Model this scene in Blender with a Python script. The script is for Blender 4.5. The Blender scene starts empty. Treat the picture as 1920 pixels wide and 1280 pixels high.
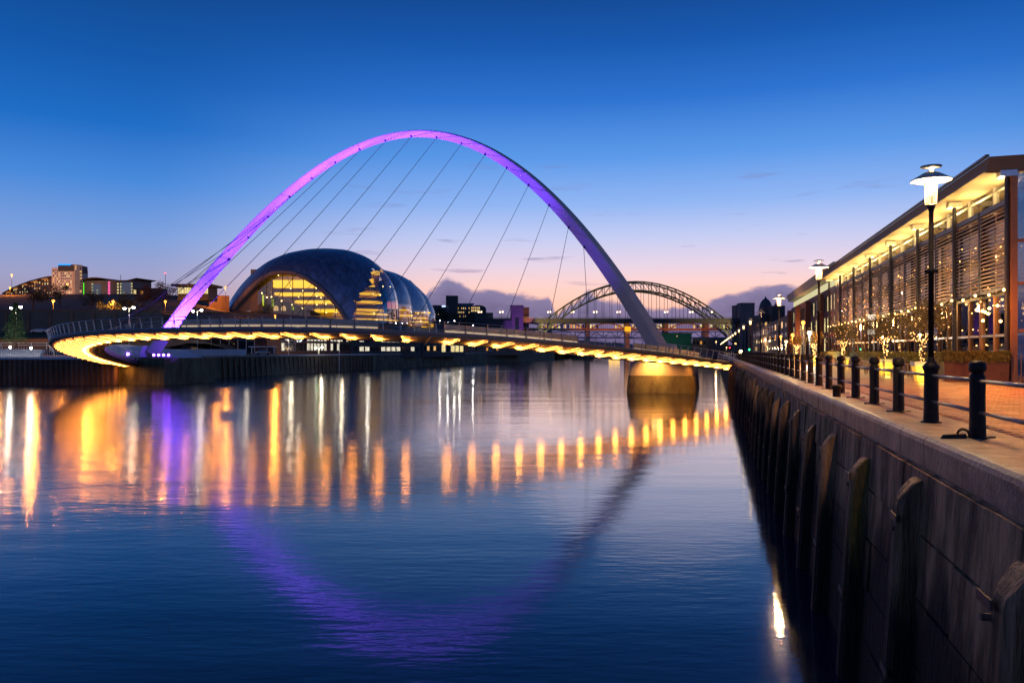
import bpy, math, random
import numpy as np
from mathutils import Vector, Matrix
random.seed(7)
R = math.radians
sc = bpy.context.scene
col = sc.collection
# ------------------------------------------------------------------ camera
F, HY, EYE = 1480.0, 657.0, 8.0          # focal length in photo pixels, horizon row, eye height over the water
cd = bpy.data.cameras.new('camera'); cam = bpy.data.objects.new('camera', cd); col.objects.link(cam)
cam.location = (0, 0, EYE); cam.rotation_euler = (R(90), 0, 0)
cd.sensor_width = 36; cd.lens = F/1920*36; cd.shift_y = (HY-640)/1920
cd.clip_start = 0.1; cd.clip_end = 12000
sc.camera = cam
# ------------------------------------------------------------------ render / exposure
sc.view_settings.view_transform = 'Standard'; sc.view_settings.look = 'None'
sc.view_settings.exposure = 0.0; sc.view_settings.gamma = 1.0; sc.view_settings.use_curve_mapping = False
sc.render.engine = 'CYCLES'
sc.cycles.use_denoising = True
sc.cycles.max_bounces = 6; sc.cycles.diffuse_bounces = 3; sc.cycles.glossy_bounces = 4
sc.cycles.transparent_max_bounces = 12; sc.cycles.transmission_bounces = 4
sc.cycles.sample_clamp_indirect = 25.0; sc.cycles.caustics_reflective = False; sc.cycles.caustics_refractive = False
sc.cycles.use_light_tree = True; sc.cycles.use_adaptive_sampling = False
# ------------------------------------------------------------------ colour helper
def lin(c):
    c = c/255.0
    return c/12.92 if c <= 0.04045 else ((c+0.055)/1.055)**2.4
def rgb(r, g, b, k=1.0): return (lin(r)*k, lin(g)*k, lin(b)*k, 1.0)
# ------------------------------------------------------------------ world: dusk sky
W = bpy.data.worlds.new('World'); sc.world = W; W.use_nodes = True
nt = W.node_tree; nt.nodes.clear()
def N(t, **k):
    n = nt.nodes.new(t)
    for a, v in k.items(): setattr(n, a, v)
    return n
def L(a, b): nt.links.new(a, b)
def M(op, a, b=None, c=None, clamp=False):
    n = N('ShaderNodeMath', operation=op, use_clamp=clamp)
    for i, v in enumerate((a, b, c)):
        if v is None: continue
        if isinstance(v, (int, float)): n.inputs[i].default_value = v
        else: L(v, n.inputs[i])
    return n.outputs[0]
def ramp(fac, stops, interp='LINEAR'):
    n = N('ShaderNodeValToRGB'); cr = n.color_ramp; cr.interpolation = interp
    full = lambda c: c if len(c) == 4 else (*c, 1)
    cr.elements[0].position = stops[0][0]; cr.elements[0].color = full(stops[0][1])
    cr.elements[1].position = stops[-1][0]; cr.elements[1].color = full(stops[-1][1])
    for p, c in stops[1:-1]: e = cr.elements.new(p); e.color = full(c)
    L(fac, n.inputs[0]); return n.outputs[0]
def mix(f, a, b):
    n = N('ShaderNodeMix', data_type='RGBA')
    if isinstance(f, (int, float)): n.inputs[0].default_value = f
    else: L(f, n.inputs[0])
    for i, v in ((6, a), (7, b)):
        if isinstance(v, tuple): n.inputs[i].default_value = v
        else: L(v, n.inputs[i])
    return n.outputs[2]
def smooth(v, a, b):
    n = N('ShaderNodeMapRange', interpolation_type='SMOOTHSTEP')
    L(v, n.inputs[0]); n.inputs[1].default_value = a; n.inputs[2].default_value = b
    return n.outputs[0]
tc = N('ShaderNodeTexCoord'); sx = N('ShaderNodeSeparateXYZ'); L(tc.outputs['Generated'], sx.inputs[0])
X, Y, Z = sx.outputs
hyp = M('SQRT', M('ADD', M('MULTIPLY', X, X), M('MULTIPLY', Y, Y)))
az = M('ARCTAN2', X, Y)
tel = M('DIVIDE', Z, M('MAXIMUM', hyp, 0.001))
SUN_AZ = R(11)
dts = M('DIVIDE', M('ADD', M('MULTIPLY', X, math.sin(SUN_AZ)), M('MULTIPLY', Y, math.cos(SUN_AZ))), M('MAXIMUM', hyp, 0.001))
zc = M('MAXIMUM', Z, 0.0)
warm = ramp(zc, [(0.0, rgb(246,160,130)), (0.045, rgb(255,190,164)), (0.075, rgb(252,202,190)), (0.105, rgb(224,204,222)),
                 (0.14, rgb(188,196,234)), (0.18, rgb(138,174,234)), (0.235, rgb(84,146,224)), (0.30, rgb(34,108,200)),
                 (0.36, rgb(4,82,168)), (0.42, rgb(0,62,134)), (0.7, rgb(0,48,108)), (1.0, rgb(0,38,90))])
cool = ramp(zc, [(0.0, rgb(120,104,128)), (0.05, rgb(158,142,166)), (0.085, rgb(150,154,194)), (0.13, rgb(116,152,212)),
                 (0.19, rgb(64,130,210)), (0.25, rgb(14,102,190)), (0.32, rgb(0,82,164)), (0.42, rgb(0,58,124)),
                 (0.7, rgb(0,46,104)), (1.0, rgb(0,38,90))])
azf = smooth(dts, 0.80, 0.995)
sky = mix(azf, cool, warm)
# low clouds lit from behind the horizon: a ragged cloud top as a function of azimuth
u = M('DIVIDE', M('SUBTRACT', az, -0.15), 0.55, clamp=True)
def pxu(p): return (math.atan((p-960)/F)+0.15)/0.55
tops = [(770, 0), (788, 92), (805, 116), (838, 134), (862, 126), (885, 112), (930, 116), (985, 104), (1028, 102), (1042, 74), (1075, 88), (1104, 115), (1130, 99), (1151, 93), (1180, 84),
        (1210, 80), (1250, 76), (1264, 84), (1320, 82), (1345, 96), (1400, 108), (1470, 120), (1560, 110), (1700, 80)]
hc = ramp(u, [(pxu(p), (v/150,)*3) for p, v in tops])
hv = N('ShaderNodeSeparateColor'); L(hc, hv.inputs[0])
cmb = N('ShaderNodeCombineXYZ'); L(M('MULTIPLY', az, 1.0), cmb.inputs[0]); L(M('MULTIPLY', tel, 1.7), cmb.inputs[1])
nz = N('ShaderNodeTexNoise'); nz.inputs['Scale'].default_value = 22; nz.inputs['Detail'].default_value = 7; nz.inputs['Roughness'].default_value = 0.55
L(cmb.outputs[0], nz.inputs['Vector'])
top = M('MULTIPLY', hv.outputs[0], 150/F)
edge = M('SUBTRACT', M('ADD', top, M('MULTIPLY', M('SUBTRACT', nz.outputs[0], 0.5), 0.030)), tel)
has = M('GREATER_THAN', hv.outputs[0], 0.02)
cl = M('MULTIPLY', smooth(edge, -0.0025, 0.006), has)
nz2 = N('ShaderNodeTexNoise'); nz2.inputs['Scale'].default_value = 45; nz2.inputs['Detail'].default_value = 4
L(cmb.outputs[0], nz2.inputs['Vector'])
ccol = mix(smooth(nz2.outputs[0], 0.35, 0.7), rgb(74,80,128), rgb(100,102,150))
ccol = mix(smooth(edge, 0.028, 0.0), ccol, rgb(116,112,158))
sky = mix(M('MULTIPLY', cl, 0.94), sky, ccol)
# thin streaks of high cloud
cm2 = N('ShaderNodeCombineXYZ'); L(M('MULTIPLY', az, 5.0), cm2.inputs[0]); L(M('MULTIPLY', tel, 42.0), cm2.inputs[1])
nz3 = N('ShaderNodeTexNoise'); nz3.inputs['Scale'].default_value = 1.6; nz3.inputs['Detail'].default_value = 5
L(cm2.outputs[0], nz3.inputs['Vector'])
band = M('MULTIPLY', smooth(tel, 0.05, 0.085), smooth(tel, 0.30, 0.11))
st = M('MULTIPLY', M('MULTIPLY', smooth(nz3.outputs[0], 0.60, 0.75), band), smooth(dts, 0.86, 0.97))
sky = mix(M('MULTIPLY', st, 0.75), sky, rgb(120,112,158))
nish = N('ShaderNodeTexSky', sky_type='NISHITA'); nish.sun_disc = False
SUN_EL = R(-2.5)
nish.sun_elevation = SUN_EL; nish.sun_rotation = SUN_AZ; nish.altitude = 20
bg1 = N('ShaderNodeBackground'); L(sky, bg1.inputs[0]); bg1.inputs[1].default_value = 1.08
bg2 = N('ShaderNodeBackground'); L(nish.outputs[0], bg2.inputs[0]); bg2.inputs[1].default_value = 0.05
ad = N('ShaderNodeAddShader'); L(bg1.outputs[0], ad.inputs[0]); L(bg2.outputs[0], ad.inputs[1])
wo = N('ShaderNodeOutputWorld'); L(ad.outputs[0], wo.inputs[0])
# faint last glow of the sun that has set behind the far bridge
sd = bpy.data.lights.new('sun', 'SUN'); sd.energy = 0.06; sd.angle = R(25); sd.color = (1, .72, .6)
so = bpy.data.objects.new('sun', sd); col.objects.link(so)
so.rotation_euler = (R(90-2), 0, -SUN_AZ+math.pi)
so.location = (0, 0, 200)

# ------------------------------------------------------------------ helpers: meshes
class MB:
    def __init__(s): s.v = []; s.f = []
    def add(s, vs, fs):
        o = len(s.v); s.v += [tuple(map(float, p)) for p in vs]; s.f += [tuple(i+o for i in f) for f in fs]; return s
    def quad(s, a, b, c, d): return s.add([a, b, c, d], [(0, 1, 2, 3)])
    def box(s, c, h, rz=0.0):                       # centre, half sizes, turn about z
        ca, sa = math.cos(rz), math.sin(rz); vs = []
        for z in (-1, 1):
            for x, y in ((-1, -1), (1, -1), (1, 1), (-1, 1)):
                lx, ly = x*h[0], y*h[1]
                vs.append((c[0]+lx*ca-ly*sa, c[1]+lx*sa+ly*ca, c[2]+z*h[2]))
        return s.add(vs, [(3, 2, 1, 0), (4, 5, 6, 7), (0, 1, 5, 4), (1, 2, 6, 5), (2, 3, 7, 6), (3, 0, 4, 7)])
    def hexa(s, b, t):                              # four bottom and four top corners
        return s.add(list(b)+list(t), [(3, 2, 1, 0), (4, 5, 6, 7), (0, 1, 5, 4), (1, 2, 6, 5), (2, 3, 7, 6), (3, 0, 4, 7)])
    def bar(s, p, q, w, h=None, up=(0, 0, 1)):      # rectangular bar from p to q
        p = Vector(p); q = Vector(q); t = (q-p).normalized(); upv = Vector(up)
        if abs(t.dot(upv)) > 0.99: upv = Vector((0, 1, 0)) if abs(t.y) < 0.9 else Vector((1, 0, 0))
        a = t.cross(upv).normalized(); b = a.cross(t); h = w if h is None else h
        k = [(-1, -1), (1, -1), (1, 1), (-1, 1)]
        return s.hexa([p+a*x*w/2+b*y*h/2 for x, y in k], [q+a*x*w/2+b*y*h/2 for x, y in k])
    def tube(s, pts, r, n=8, cap=True):
        pts = [Vector(p) for p in pts]; rs = r if isinstance(r, (list, tuple)) else [r]*len(pts); vs = []; fs = []; a0 = None
        for i, p in enumerate(pts):
            t = (pts[min(i+1, len(pts)-1)]-pts[max(i-1, 0)]).normalized()
            if a0 is None: a0 = t.cross(Vector((0, 0, 1)) if abs(t.z) < 0.9 else Vector((1, 0, 0))).normalized()
            a = (a0-t*a0.dot(t)).normalized(); a0 = a; b = t.cross(a)
            for k in range(n):
                an = 2*math.pi*k/n; vs.append(p+(a*math.cos(an)+b*math.sin(an))*rs[i])
        for i in range(len(pts)-1):
            for k in range(n): fs.append((i*n+k, i*n+(k+1) % n, (i+1)*n+(k+1) % n, (i+1)*n+k))
        if cap: fs += [tuple(range(n-1, -1, -1)), tuple(range((len(pts)-1)*n, len(pts)*n))]
        return s.add(vs, fs)
    def lathe(s, c, prof, n=16, cap=True):          # prof: (radius, z)
        vs = []; fs = []
        for r, z in prof:
            for k in range(n): vs.append((c[0]+r*math.cos(2*math.pi*k/n), c[1]+r*math.sin(2*math.pi*k/n), c[2]+z))
        for i in range(len(prof)-1):
            for k in range(n): fs.append((i*n+k, i*n+(k+1) % n, (i+1)*n+(k+1) % n, (i+1)*n+k))
        if cap: fs += [tuple(range(n-1, -1, -1)), tuple(range((len(prof)-1)*n, len(prof)*n))]
        return s.add(vs, fs)
    def ball(s, c, r, n=8, m=5):
        return s.lathe(c, [(max(r*math.sin(math.pi*i/m), r*0.02), -r*math.cos(math.pi*i/m)) for i in range(m+1)], n, True)
    def loft(s, rows, closed=False):                # rows of equal length point lists
        n = len(rows[0]); vs = [p for r_ in rows for p in r_]; fs = []
        for i in range(len(rows)-1):
            for k in range(n if closed else n-1): fs.append((i*n+k, i*n+(k+1) % n, (i+1)*n+(k+1) % n, (i+1)*n+k))
        return s.add(vs, fs)
    def prism(s, poly, z0, z1):
        n = len(poly); vs = [(p[0], p[1], z0) for p in poly]+[(p[0], p[1], z1) for p in poly]
        return s.add(vs, [tuple(range(n-1, -1, -1)), tuple(range(n, 2*n))]+[(k, (k+1) % n, n+(k+1) % n, n+k) for k in range(n)])
    def build(s, name, mat, parent=None, smooth=False):
        me = bpy.data.meshes.new(name); off = Vector(parent['_o']) if parent is not None and '_o' in parent else Vector((0, 0, 0))
        me.from_pydata([(p[0]-off.x, p[1]-off.y, p[2]-off.z) for p in s.v], [], s.f)
        me.materials.append(mat)
        if smooth: me.polygons.foreach_set('use_smooth', [True]*len(me.polygons))
        me.update()
        o = bpy.data.objects.new(name, me); col.objects.link(o)
        if parent is not None: o.parent = parent; o['_o'] = tuple(off)
        return o
def thing(name, label, cat, loc=(0, 0, 0), group=None):
    o = bpy.data.objects.new(name, None); col.objects.link(o); o.location = loc; o['_o'] = tuple(map(float, loc))
    o.empty_display_size = 0.3
    o['label'] = label; o['category'] = cat
    if group: o['group'] = group
    return o
def tag(o, label=None, cat=None, group=None, kind=None):
    if label: o['label'] = label
    if cat: o['category'] = cat
    if group: o['group'] = group
    if kind: o['kind'] = kind
    return o
def kids(o):
    return [c for c in bpy.data.objects if c.parent == o]
def cpy(o, parent=None, tree=None):
    c = o.copy(); col.objects.link(c)
    if parent is not None: c.parent = parent
    for ch in (tree or TREE)(o): cpy(ch, c, tree)
    return c
_kidcache = {}
def TREE(o):
    if o.name not in _kidcache: _kidcache[o.name] = kids(o)
    return _kidcache[o.name]
def place(proto, loc, rz=0, label=None, group=None, first=False):
    o = proto if first else cpy(proto)
    o.location = loc; o.rotation_euler.z = rz
    if label: o['label'] = label
    if group: o['group'] = group
    return o
def dup(o, loc=None, parent=None):
    c = o.copy(); col.objects.link(c)
    if loc is not None: c.location = loc
    if parent is not None: c.parent = parent
    return c
# ------------------------------------------------------------------ helpers: materials
def mat(name, c, rough=0.6, metal=0.0, var=0.25, vs=1.5, bump=0.0, bs=8.0, emit=None, es=0.0, spec=0.5, stretch=None, c2=None):
    m = bpy.data.materials.new(name); m.use_nodes = True; t = m.node_tree; b = t.nodes['Principled BSDF']
    b.inputs['Roughness'].default_value = rough; b.inputs['Metallic'].default_value = metal
    b.inputs['Specular IOR Level'].default_value = spec
    c = tuple(c[:3]); tcn = t.nodes.new('ShaderNodeTexCoord'); src = tcn.outputs['Object']
    if stretch:
        mp = t.nodes.new('ShaderNodeMapping'); mp.inputs['Scale'].default_value = stretch; t.links.new(src, mp.inputs[0]); src = mp.outputs[0]
    if var > 0:
        n = t.nodes.new('ShaderNodeTexNoise'); n.inputs['Scale'].default_value = vs; n.inputs['Detail'].default_value = 6; n.inputs['Roughness'].default_value = 0.65
        t.links.new(src, n.inputs['Vector'])
        r = t.nodes.new('ShaderNodeValToRGB'); r.color_ramp.elements[0].position = 0.3; r.color_ramp.elements[1].position = 0.72
        lo = tuple(x*(1-var) for x in c); hi = tuple(min(1, x*(1+var)) for x in (c2 or c))
        r.color_ramp.elements[0].color = (*lo, 1); r.color_ramp.elements[1].color = (*hi, 1)
        t.links.new(n.outputs[0], r.inputs[0]); t.links.new(r.outputs[0], b.inputs['Base Color'])
    else: b.inputs['Base Color'].default_value = (*c, 1)
    if bump > 0:
        n2 = t.nodes.new('ShaderNodeTexNoise'); n2.inputs['Scale'].default_value = bs; n2.inputs['Detail'].default_value = 5
        t.links.new(src, n2.inputs['Vector'])
        bp = t.nodes.new('ShaderNodeBump'); bp.inputs['Strength'].default_value = bump; bp.inputs['Distance'].default_value = 0.05
        t.links.new(n2.outputs[0], bp.inputs['Height']); t.links.new(bp.outputs[0], b.inputs['Normal'])
    if emit:
        m.cycles.emission_sampling = 'NONE'
        b.inputs['Emission Color'].default_value = (*emit[:3], 1); b.inputs['Emission Strength'].default_value = es
    return m
def lamp_mat(name, c, s, sampled=False):
    m = bpy.data.materials.new(name); m.use_nodes = True; m.cycles.emission_sampling = 'AUTO' if sampled else 'NONE'; t = m.node_tree; t.nodes.clear()
    e = t.nodes.new('ShaderNodeEmission'); e.inputs[0].default_value = (*c[:3], 1); e.inputs[1].default_value = s
    o = t.nodes.new('ShaderNodeOutputMaterial'); t.links.new(e.outputs[0], o.inputs[0]); return m
def lantern_mat(name, c, s):                              # glowing clear lantern glass: lets the lamp inside shine out
    m = bpy.data.materials.new(name); m.use_nodes = True; m.cycles.emission_sampling = 'NONE'; t = m.node_tree; t.nodes.clear()
    e = t.nodes.new('ShaderNodeEmission'); e.inputs[0].default_value = (*c, 1); e.inputs[1].default_value = s
    tr = t.nodes.new('ShaderNodeBsdfTransparent'); a = t.nodes.new('ShaderNodeAddShader'); o = t.nodes.new('ShaderNodeOutputMaterial')
    t.links.new(e.outputs[0], a.inputs[0]); t.links.new(tr.outputs[0], a.inputs[1]); t.links.new(a.outputs[0], o.inputs[0]); return m
def lit_window(name, c, s, dark=0.25, scale=3.0):        # a lit room behind a pane: bright and dark furniture and blinds
    m = bpy.data.materials.new(name); m.use_nodes = True; t = m.node_tree; b = t.nodes['Principled BSDF']
    b.inputs['Base Color'].default_value = (.03, .03, .03, 1); b.inputs['Roughness'].default_value = 0.1; m.cycles.emission_sampling = 'NONE'
    tcn = t.nodes.new('ShaderNodeTexCoord'); oi = t.nodes.new('ShaderNodeObjectInfo')
    ad = t.nodes.new('ShaderNodeVectorMath'); ad.operation = 'ADD'
    t.links.new(tcn.outputs['Object'], ad.inputs[0]); t.links.new(oi.outputs['Location'], ad.inputs[1])
    n = t.nodes.new('ShaderNodeTexNoise'); n.inputs['Scale'].default_value = scale; n.inputs['Detail'].default_value = 3
    t.links.new(ad.outputs[0], n.inputs['Vector'])
    r = t.nodes.new('ShaderNodeValToRGB'); r.color_ramp.elements[0].position = 0.36; r.color_ramp.elements[1].position = 0.56
    r.color_ramp.elements[0].color = tuple(x*dark for x in c[:3])+(1,); r.color_ramp.elements[1].color = (*c[:3], 1)
    t.links.new(n.outputs[0], r.inputs[0]); t.links.new(r.outputs[0], b.inputs['Emission Color']); b.inputs['Emission Strength'].default_value = s
    return m
def glass_mat(name, tint=(.8, .85, .85), refl=0.25, rough=0.03):
    m = bpy.data.materials.new(name); m.use_nodes = True; t = m.node_tree; t.nodes.clear()
    tr = t.nodes.new('ShaderNodeBsdfTransparent'); tr.inputs[0].default_value = (*tint, 1)
    gl = t.nodes.new('ShaderNodeBsdfGlossy'); gl.inputs['Roughness'].default_value = rough; gl.inputs[0].default_value = (.9, .9, .95, 1)
    fr = t.nodes.new('ShaderNodeFresnel'); fr.inputs[0].default_value = 1.5
    mr = t.nodes.new('ShaderNodeMapRange'); mr.inputs[3].default_value = refl*0.4; mr.inputs[4].default_value = 1.0
    t.links.new(fr.outputs[0], mr.inputs[0])
    mx = t.nodes.new('ShaderNodeMixShader'); t.links.new(mr.outputs[0], mx.inputs[0]); t.links.new(tr.outputs[0], mx.inputs[1]); t.links.new(gl.outputs[0], mx.inputs[2])
    o = t.nodes.new('ShaderNodeOutputMaterial'); t.links.new(mx.outputs[0], o.inputs[0]); return m
def brick_mat(name, c1, c2, mortar, scale=4.0, bw=.5, rh=.25, bump=.4, rough=.75, rot=None):
    m = bpy.data.materials.new(name); m.use_nodes = True; t = m.node_tree; b = t.nodes['Principled BSDF']; b.inputs['Roughness'].default_value = rough
    tcn = t.nodes.new('ShaderNodeTexCoord'); mp = t.nodes.new('ShaderNodeMapping'); t.links.new(tcn.outputs['Object'], mp.inputs[0])
    if rot: mp.inputs['Rotation'].default_value = rot
    br = t.nodes.new('ShaderNodeTexBrick'); br.inputs['Color1'].default_value = (*c1, 1); br.inputs['Color2'].default_value = (*c2, 1); br.inputs['Mortar'].default_value = (*mortar, 1)
    br.inputs['Scale'].default_value = scale; br.inputs['Brick Width'].default_value = bw; br.inputs['Row Height'].default_value = rh; br.inputs['Mortar Size'].default_value = .012
    t.links.new(mp.outputs[0], br.inputs['Vector'])
    n = t.nodes.new('ShaderNodeTexNoise'); n.inputs['Scale'].default_value = .5; n.inputs['Detail'].default_value = 6; t.links.new(mp.outputs[0], n.inputs['Vector'])
    mx = t.nodes.new('ShaderNodeMix'); mx.data_type = 'RGBA'; mx.blend_type = 'MULTIPLY'; mx.inputs[0].default_value = .6
    t.links.new(br.outputs[0], mx.inputs[6]); t.links.new(n.outputs[0], mx.inputs[7]); t.links.new(mx.outputs[2], b.inputs['Base Color'])
    bp = t.nodes.new('ShaderNodeBump'); bp.inputs['Strength'].default_value = bump; bp.inputs['Distance'].default_value = .02; bp.invert = True
    t.links.new(br.outputs['Fac'], bp.inputs['Height']); t.links.new(bp.outputs[0], b.inputs['Normal'])
    return m
WARM = (1.0, 0.62, 0.25); SOD = (1.0, 0.30, 0.03); WHITE = (1.0, 0.93, 0.78)
MT = dict(
    steel_w=mat('painted_steel_pale', (.62, .62, .62), .42, 0, .08, .6, .05, 3),
    steel_d=mat('painted_steel_dark', (.035, .035, .04), .45, .2, .35, 6, .15, 30),
    iron=mat('cast_iron_black', (.018, .013, .010), .5, 0, .5, 9, .25, 40, spec=.22),
    rail=mat('rail_steel', (.16, .16, .19), .32, .7, .3, 8, .1, 40),
    stain=mat('stainless', (.55, .55, .56), .3, .8, .1, 4),
    deckgrey=mat('deck_fascia_paint', (.20, .20, .23), .5, .1, .15, 2),
    soffit=mat('soffit_paint', (.55, .53, .5), .55, 0, .15, .8),
    conc=mat('concrete', (.34, .33, .31), .8, 0, .25, .4, .3, 5),
    concw=mat('white_concrete', (.55, .55, .57), .7, 0, .12, .3, .1, 4),
    conc_d=mat('tide_stained_concrete', (.09, .056, .034), .75, 0, .6, .5, .5, 4, stretch=(1, 1, .35), c2=(.11, .105, .05)),
    asphalt=mat('asphalt', (.05, .05, .05), .85, 0, .3, 3, .3, 30),
    grass=mat('grass', (.035, .06, .02), .95, 0, .5, .15, .6, 2),
    hill=mat('scrub_hillside', (.045, .045, .022), .95, 0, .7, .09, .9, .8, c2=(.10, .06, .03)),
    brickd=brick_mat('dark_red_brick', (.26, .085, .05), (.18, .06, .04), (.12, .10, .09), 1.6),
    brickb=brick_mat('brown_brick', (.24, .13, .08), (.17, .095, .06), (.13, .12, .10), 1.2),
    stone=mat('weathered_sandstone', (.20, .15, .11), .85, 0, .35, .25, .4, 3),
    dark=mat('dark_cladding', (.05, .045, .045), .7, 0, .3, .5),
    cream=mat('cream_render', (.60, .50, .42), .8, 0, .12, .3),
    roofd=mat('dark_roof', (.05, .05, .06), .6, 0, .3, .4),
    greenw=mat('green_sheeting', (.03, .17, .07), .8, 0, .3, .3),
    tyne=mat('bridge_green_paint', (.10, .115, .075), .5, .1, .3, .3),
    rust=mat('rust_brown_paint', (.13, .07, .05), .6, .1, .4, .4),
    wood=mat('dark_timber', (.10, .055, .03), .6, 0, .35, 3, .2, 20),
    slat=mat('timber_slat', (.50, .35, .21), .45, 0, .3, 5),
    bark=mat('bark', (.07, .045, .03), .9, 0, .4, 10, .5, 30),
    leaf=mat('olive_leaf', (.22, .17, .06), .7, 0, .5, 4),
    leafd=mat('dark_leaf', (.03, .05, .02), .8, 0, .5, .7),
    fir=mat('fir_needles', (.035, .085, .025), .75, 0, .5, 2),
    hedge=mat('clipped_hedge', (.24, .20, .04), .75, 0, .5, 5),
    car=mat('car_paint_silver', (.30, .31, .33), .25, .5, .05, 2),
    card=mat('car_paint_dark', (.03, .03, .05), .25, .4, .05, 2),
    rubber=mat('tyre_rubber', (.02, .02, .02), .8),
    winoff=mat('dark_window', (.012, .013, .018), .08, 0, 0, spec=.8),
    l_warm=lamp_mat('lamp_warm', (1, .52, .16), 9), l_sod=lamp_mat('lamp_sodium', SOD, 9), l_white=lamp_mat('lamp_white', WHITE, 26),
    l_red=lamp_mat('lamp_red', (1, .02, .03), 18), l_green=lamp_mat('lamp_green', (.02, 1, .2), 18), l_blue=lamp_mat('lamp_blue', (.12, .35, 1), 8),
    l_purple=lamp_mat('lamp_purple', (.35, .08, 1), 30), l_fairy=lamp_mat('fairy_bulb', (1, .5, .14), 7), l_deck=lamp_mat('deck_strip_light', (1, .285, .045), 95, True), l_fascia=lamp_mat('fascia_strip_light', (1, .285, .045), 26, True),
    l_seat=lamp_mat('seat_strip_light', (1, .74, .48), .75), l_pier=lamp_mat('pier_lamp', (1, .62, .2), 6),
    l_bridge=lamp_mat('bridge_lamp_glow', (1, .56, .30), 12),
    l_up=lamp_mat('uplight_glow', (1, .68, .22), 760, True), l_lantern=lantern_mat('lantern_glow', (1, .60, .22), 1.3), w_att=lamp_mat('attic_glow', (1, .9, .5), .7),
    copper=mat('copper_brown_frame', (.30, .14, .06), .5, .1, .2, 1), corten=mat('rusted_steel', (.14, .055, .03), .65, .1, .25, 3, .15, 15),
    shade=mat('lamp_shade_enamel', (.55, .52, .45), .4, .1, .1, 3), tub=mat('glowing_tub', (.35, .28, .12), .5, 0, 0, emit=(1, .48, .012), es=.85),
    l_sod2=lamp_mat('lamp_gold', (1, .60, .12), 60),
    l_bulb=lamp_mat('lantern_bulb', (1, .66, .28), 22),
    l_under=lamp_mat('under_deck_light', (1, .34, .045), 105, True),
    w_warm=lit_window('room_warm', (1, .58, .2), 1.1), w_yel=lit_window('room_yellow', (1, .80, .35), 1.2), w_white=lit_window('room_white', (1, .9, .68), 1.2),
    w_org=lit_window('room_orange', (1, .38, .06), 1.0),
    glass=glass_mat('clear_glass'), glass_r=glass_mat('reflective_glass', (.6, .6, .6), .55, .02), glass_g=glass_mat('green_glass', (.55, .68, .6), .3),
)
# ------------------------------------------------------------------ frames of reference
def at(px, py, y):                       # the point at distance y whose bearing and elevation are those of photo pixel (px, py)
    return ((px-960)/F*y, y, EYE+(HY-py)/F*y)
QA = math.atan(375/F); QC, QS = math.cos(QA), math.sin(QA)
ZQ = 6.55                                # level of the quays
def Q(s, n, z=0.0): return (s*QS+n*QC, s*QC-n*QS, ZQ+z)     # along the north quay, inland from the camera's line, above paving
QRZ = -QA                                # turn about z that takes +y to the quay's direction
def s_of(Yd, n): return (Yd+n*QS)/QC
# ================================================================== THE SETTING
def water_mat():
    m = bpy.data.materials.new('river_water'); m.use_nodes = True; t = m.node_tree; b = t.nodes['Principled BSDF']
    b.inputs['Base Color'].default_value = (.004, .012, .035, 1); b.inputs['IOR'].default_value = 1.45
    b.inputs['Roughness'].default_value = 0.05
    tcn = t.nodes.new('ShaderNodeTexCoord')
    def nz(scale, rot, s, det):
        mp = t.nodes.new('ShaderNodeMapping'); mp.inputs['Scale'].default_value = scale; mp.inputs['Rotation'].default_value = (0, 0, rot)
        t.links.new(tcn.outputs['Object'], mp.inputs[0])
        n = t.nodes.new('ShaderNodeTexNoise'); n.inputs['Scale'].default_value = s; n.inputs['Detail'].default_value = det; n.inputs['Roughness'].default_value = .5
        t.links.new(mp.outputs[0], n.inputs['Vector']); return n.outputs[0]
    big = nz((1, 1.6, 1), .35, .022, 2)           # broad patches of wind-ruffled and calm water
    def mth(op, a, c):
        n = t.nodes.new('ShaderNodeMath'); n.operation = op
        for i, v in enumerate((a, c)):
            if isinstance(v, (int, float)): n.inputs[i].default_value = v
            else: t.links.new(v, n.inputs[i])
        return n.outputs[0]
    sp = t.nodes.new('ShaderNodeSeparateXYZ'); t.links.new(tcn.outputs['Object'], sp.inputs[0])
    # the reach towards the south bank is ruffled, the lee of the north quay is calm
    west = t.nodes.new('ShaderNodeMapRange'); west.interpolation_type = 'SMOOTHSTEP'
    t.links.new(mth('ADD', sp.outputs[0], mth('MULTIPLY', mth('SUBTRACT', big, .5), 40)), west.inputs[0])
    west.inputs[1].default_value = 6; west.inputs[2].default_value = -24; west.inputs[3].default_value = 0.0; west.inputs[4].default_value = 1.0
    near = t.nodes.new('ShaderNodeMapRange'); near.interpolation_type = 'SMOOTHSTEP'
    t.links.new(mth('ADD', sp.outputs[1], mth('MULTIPLY', mth('SUBTRACT', big, .5), 24)), near.inputs[0])
    near.inputs[1].default_value = 27; near.inputs[2].default_value = 46; near.inputs[3].default_value = .12
    wm = t.nodes.new('ShaderNodeMath'); wm.operation = 'MULTIPLY'; t.links.new(west.outputs[0], wm.inputs[0]); t.links.new(near.outputs[0], wm.inputs[1]); west = wm
    r1 = nz((.45, 1.5, 1), .18, 1.9, 4); r2 = nz((.3, 1.0, 1), -.1, .42, 3); r3 = nz((.16, 1.0, 1), .1, .11, 2)
    h = mth('ADD', mth('MULTIPLY', r1, mth('ADD', mth('MULTIPLY', west.outputs[0], .019), .0065)),
            mth('ADD', mth('MULTIPLY', r2, mth('ADD', mth('MULTIPLY', west.outputs[0], .036), .013)), mth('MULTIPLY', r3, .05)))
    bp = t.nodes.new('ShaderNodeBump'); bp.inputs['Strength'].default_value = 1.0; bp.inputs['Distance'].default_value = 1.0
    t.links.new(h, bp.inputs['Height']); t.links.new(bp.outputs[0], b.inputs['Normal'])
    ro = mth('ADD', mth('MULTIPLY', west.outputs[0], .06), .075); t.links.new(ro, b.inputs['Roughness'])
    return m
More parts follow.
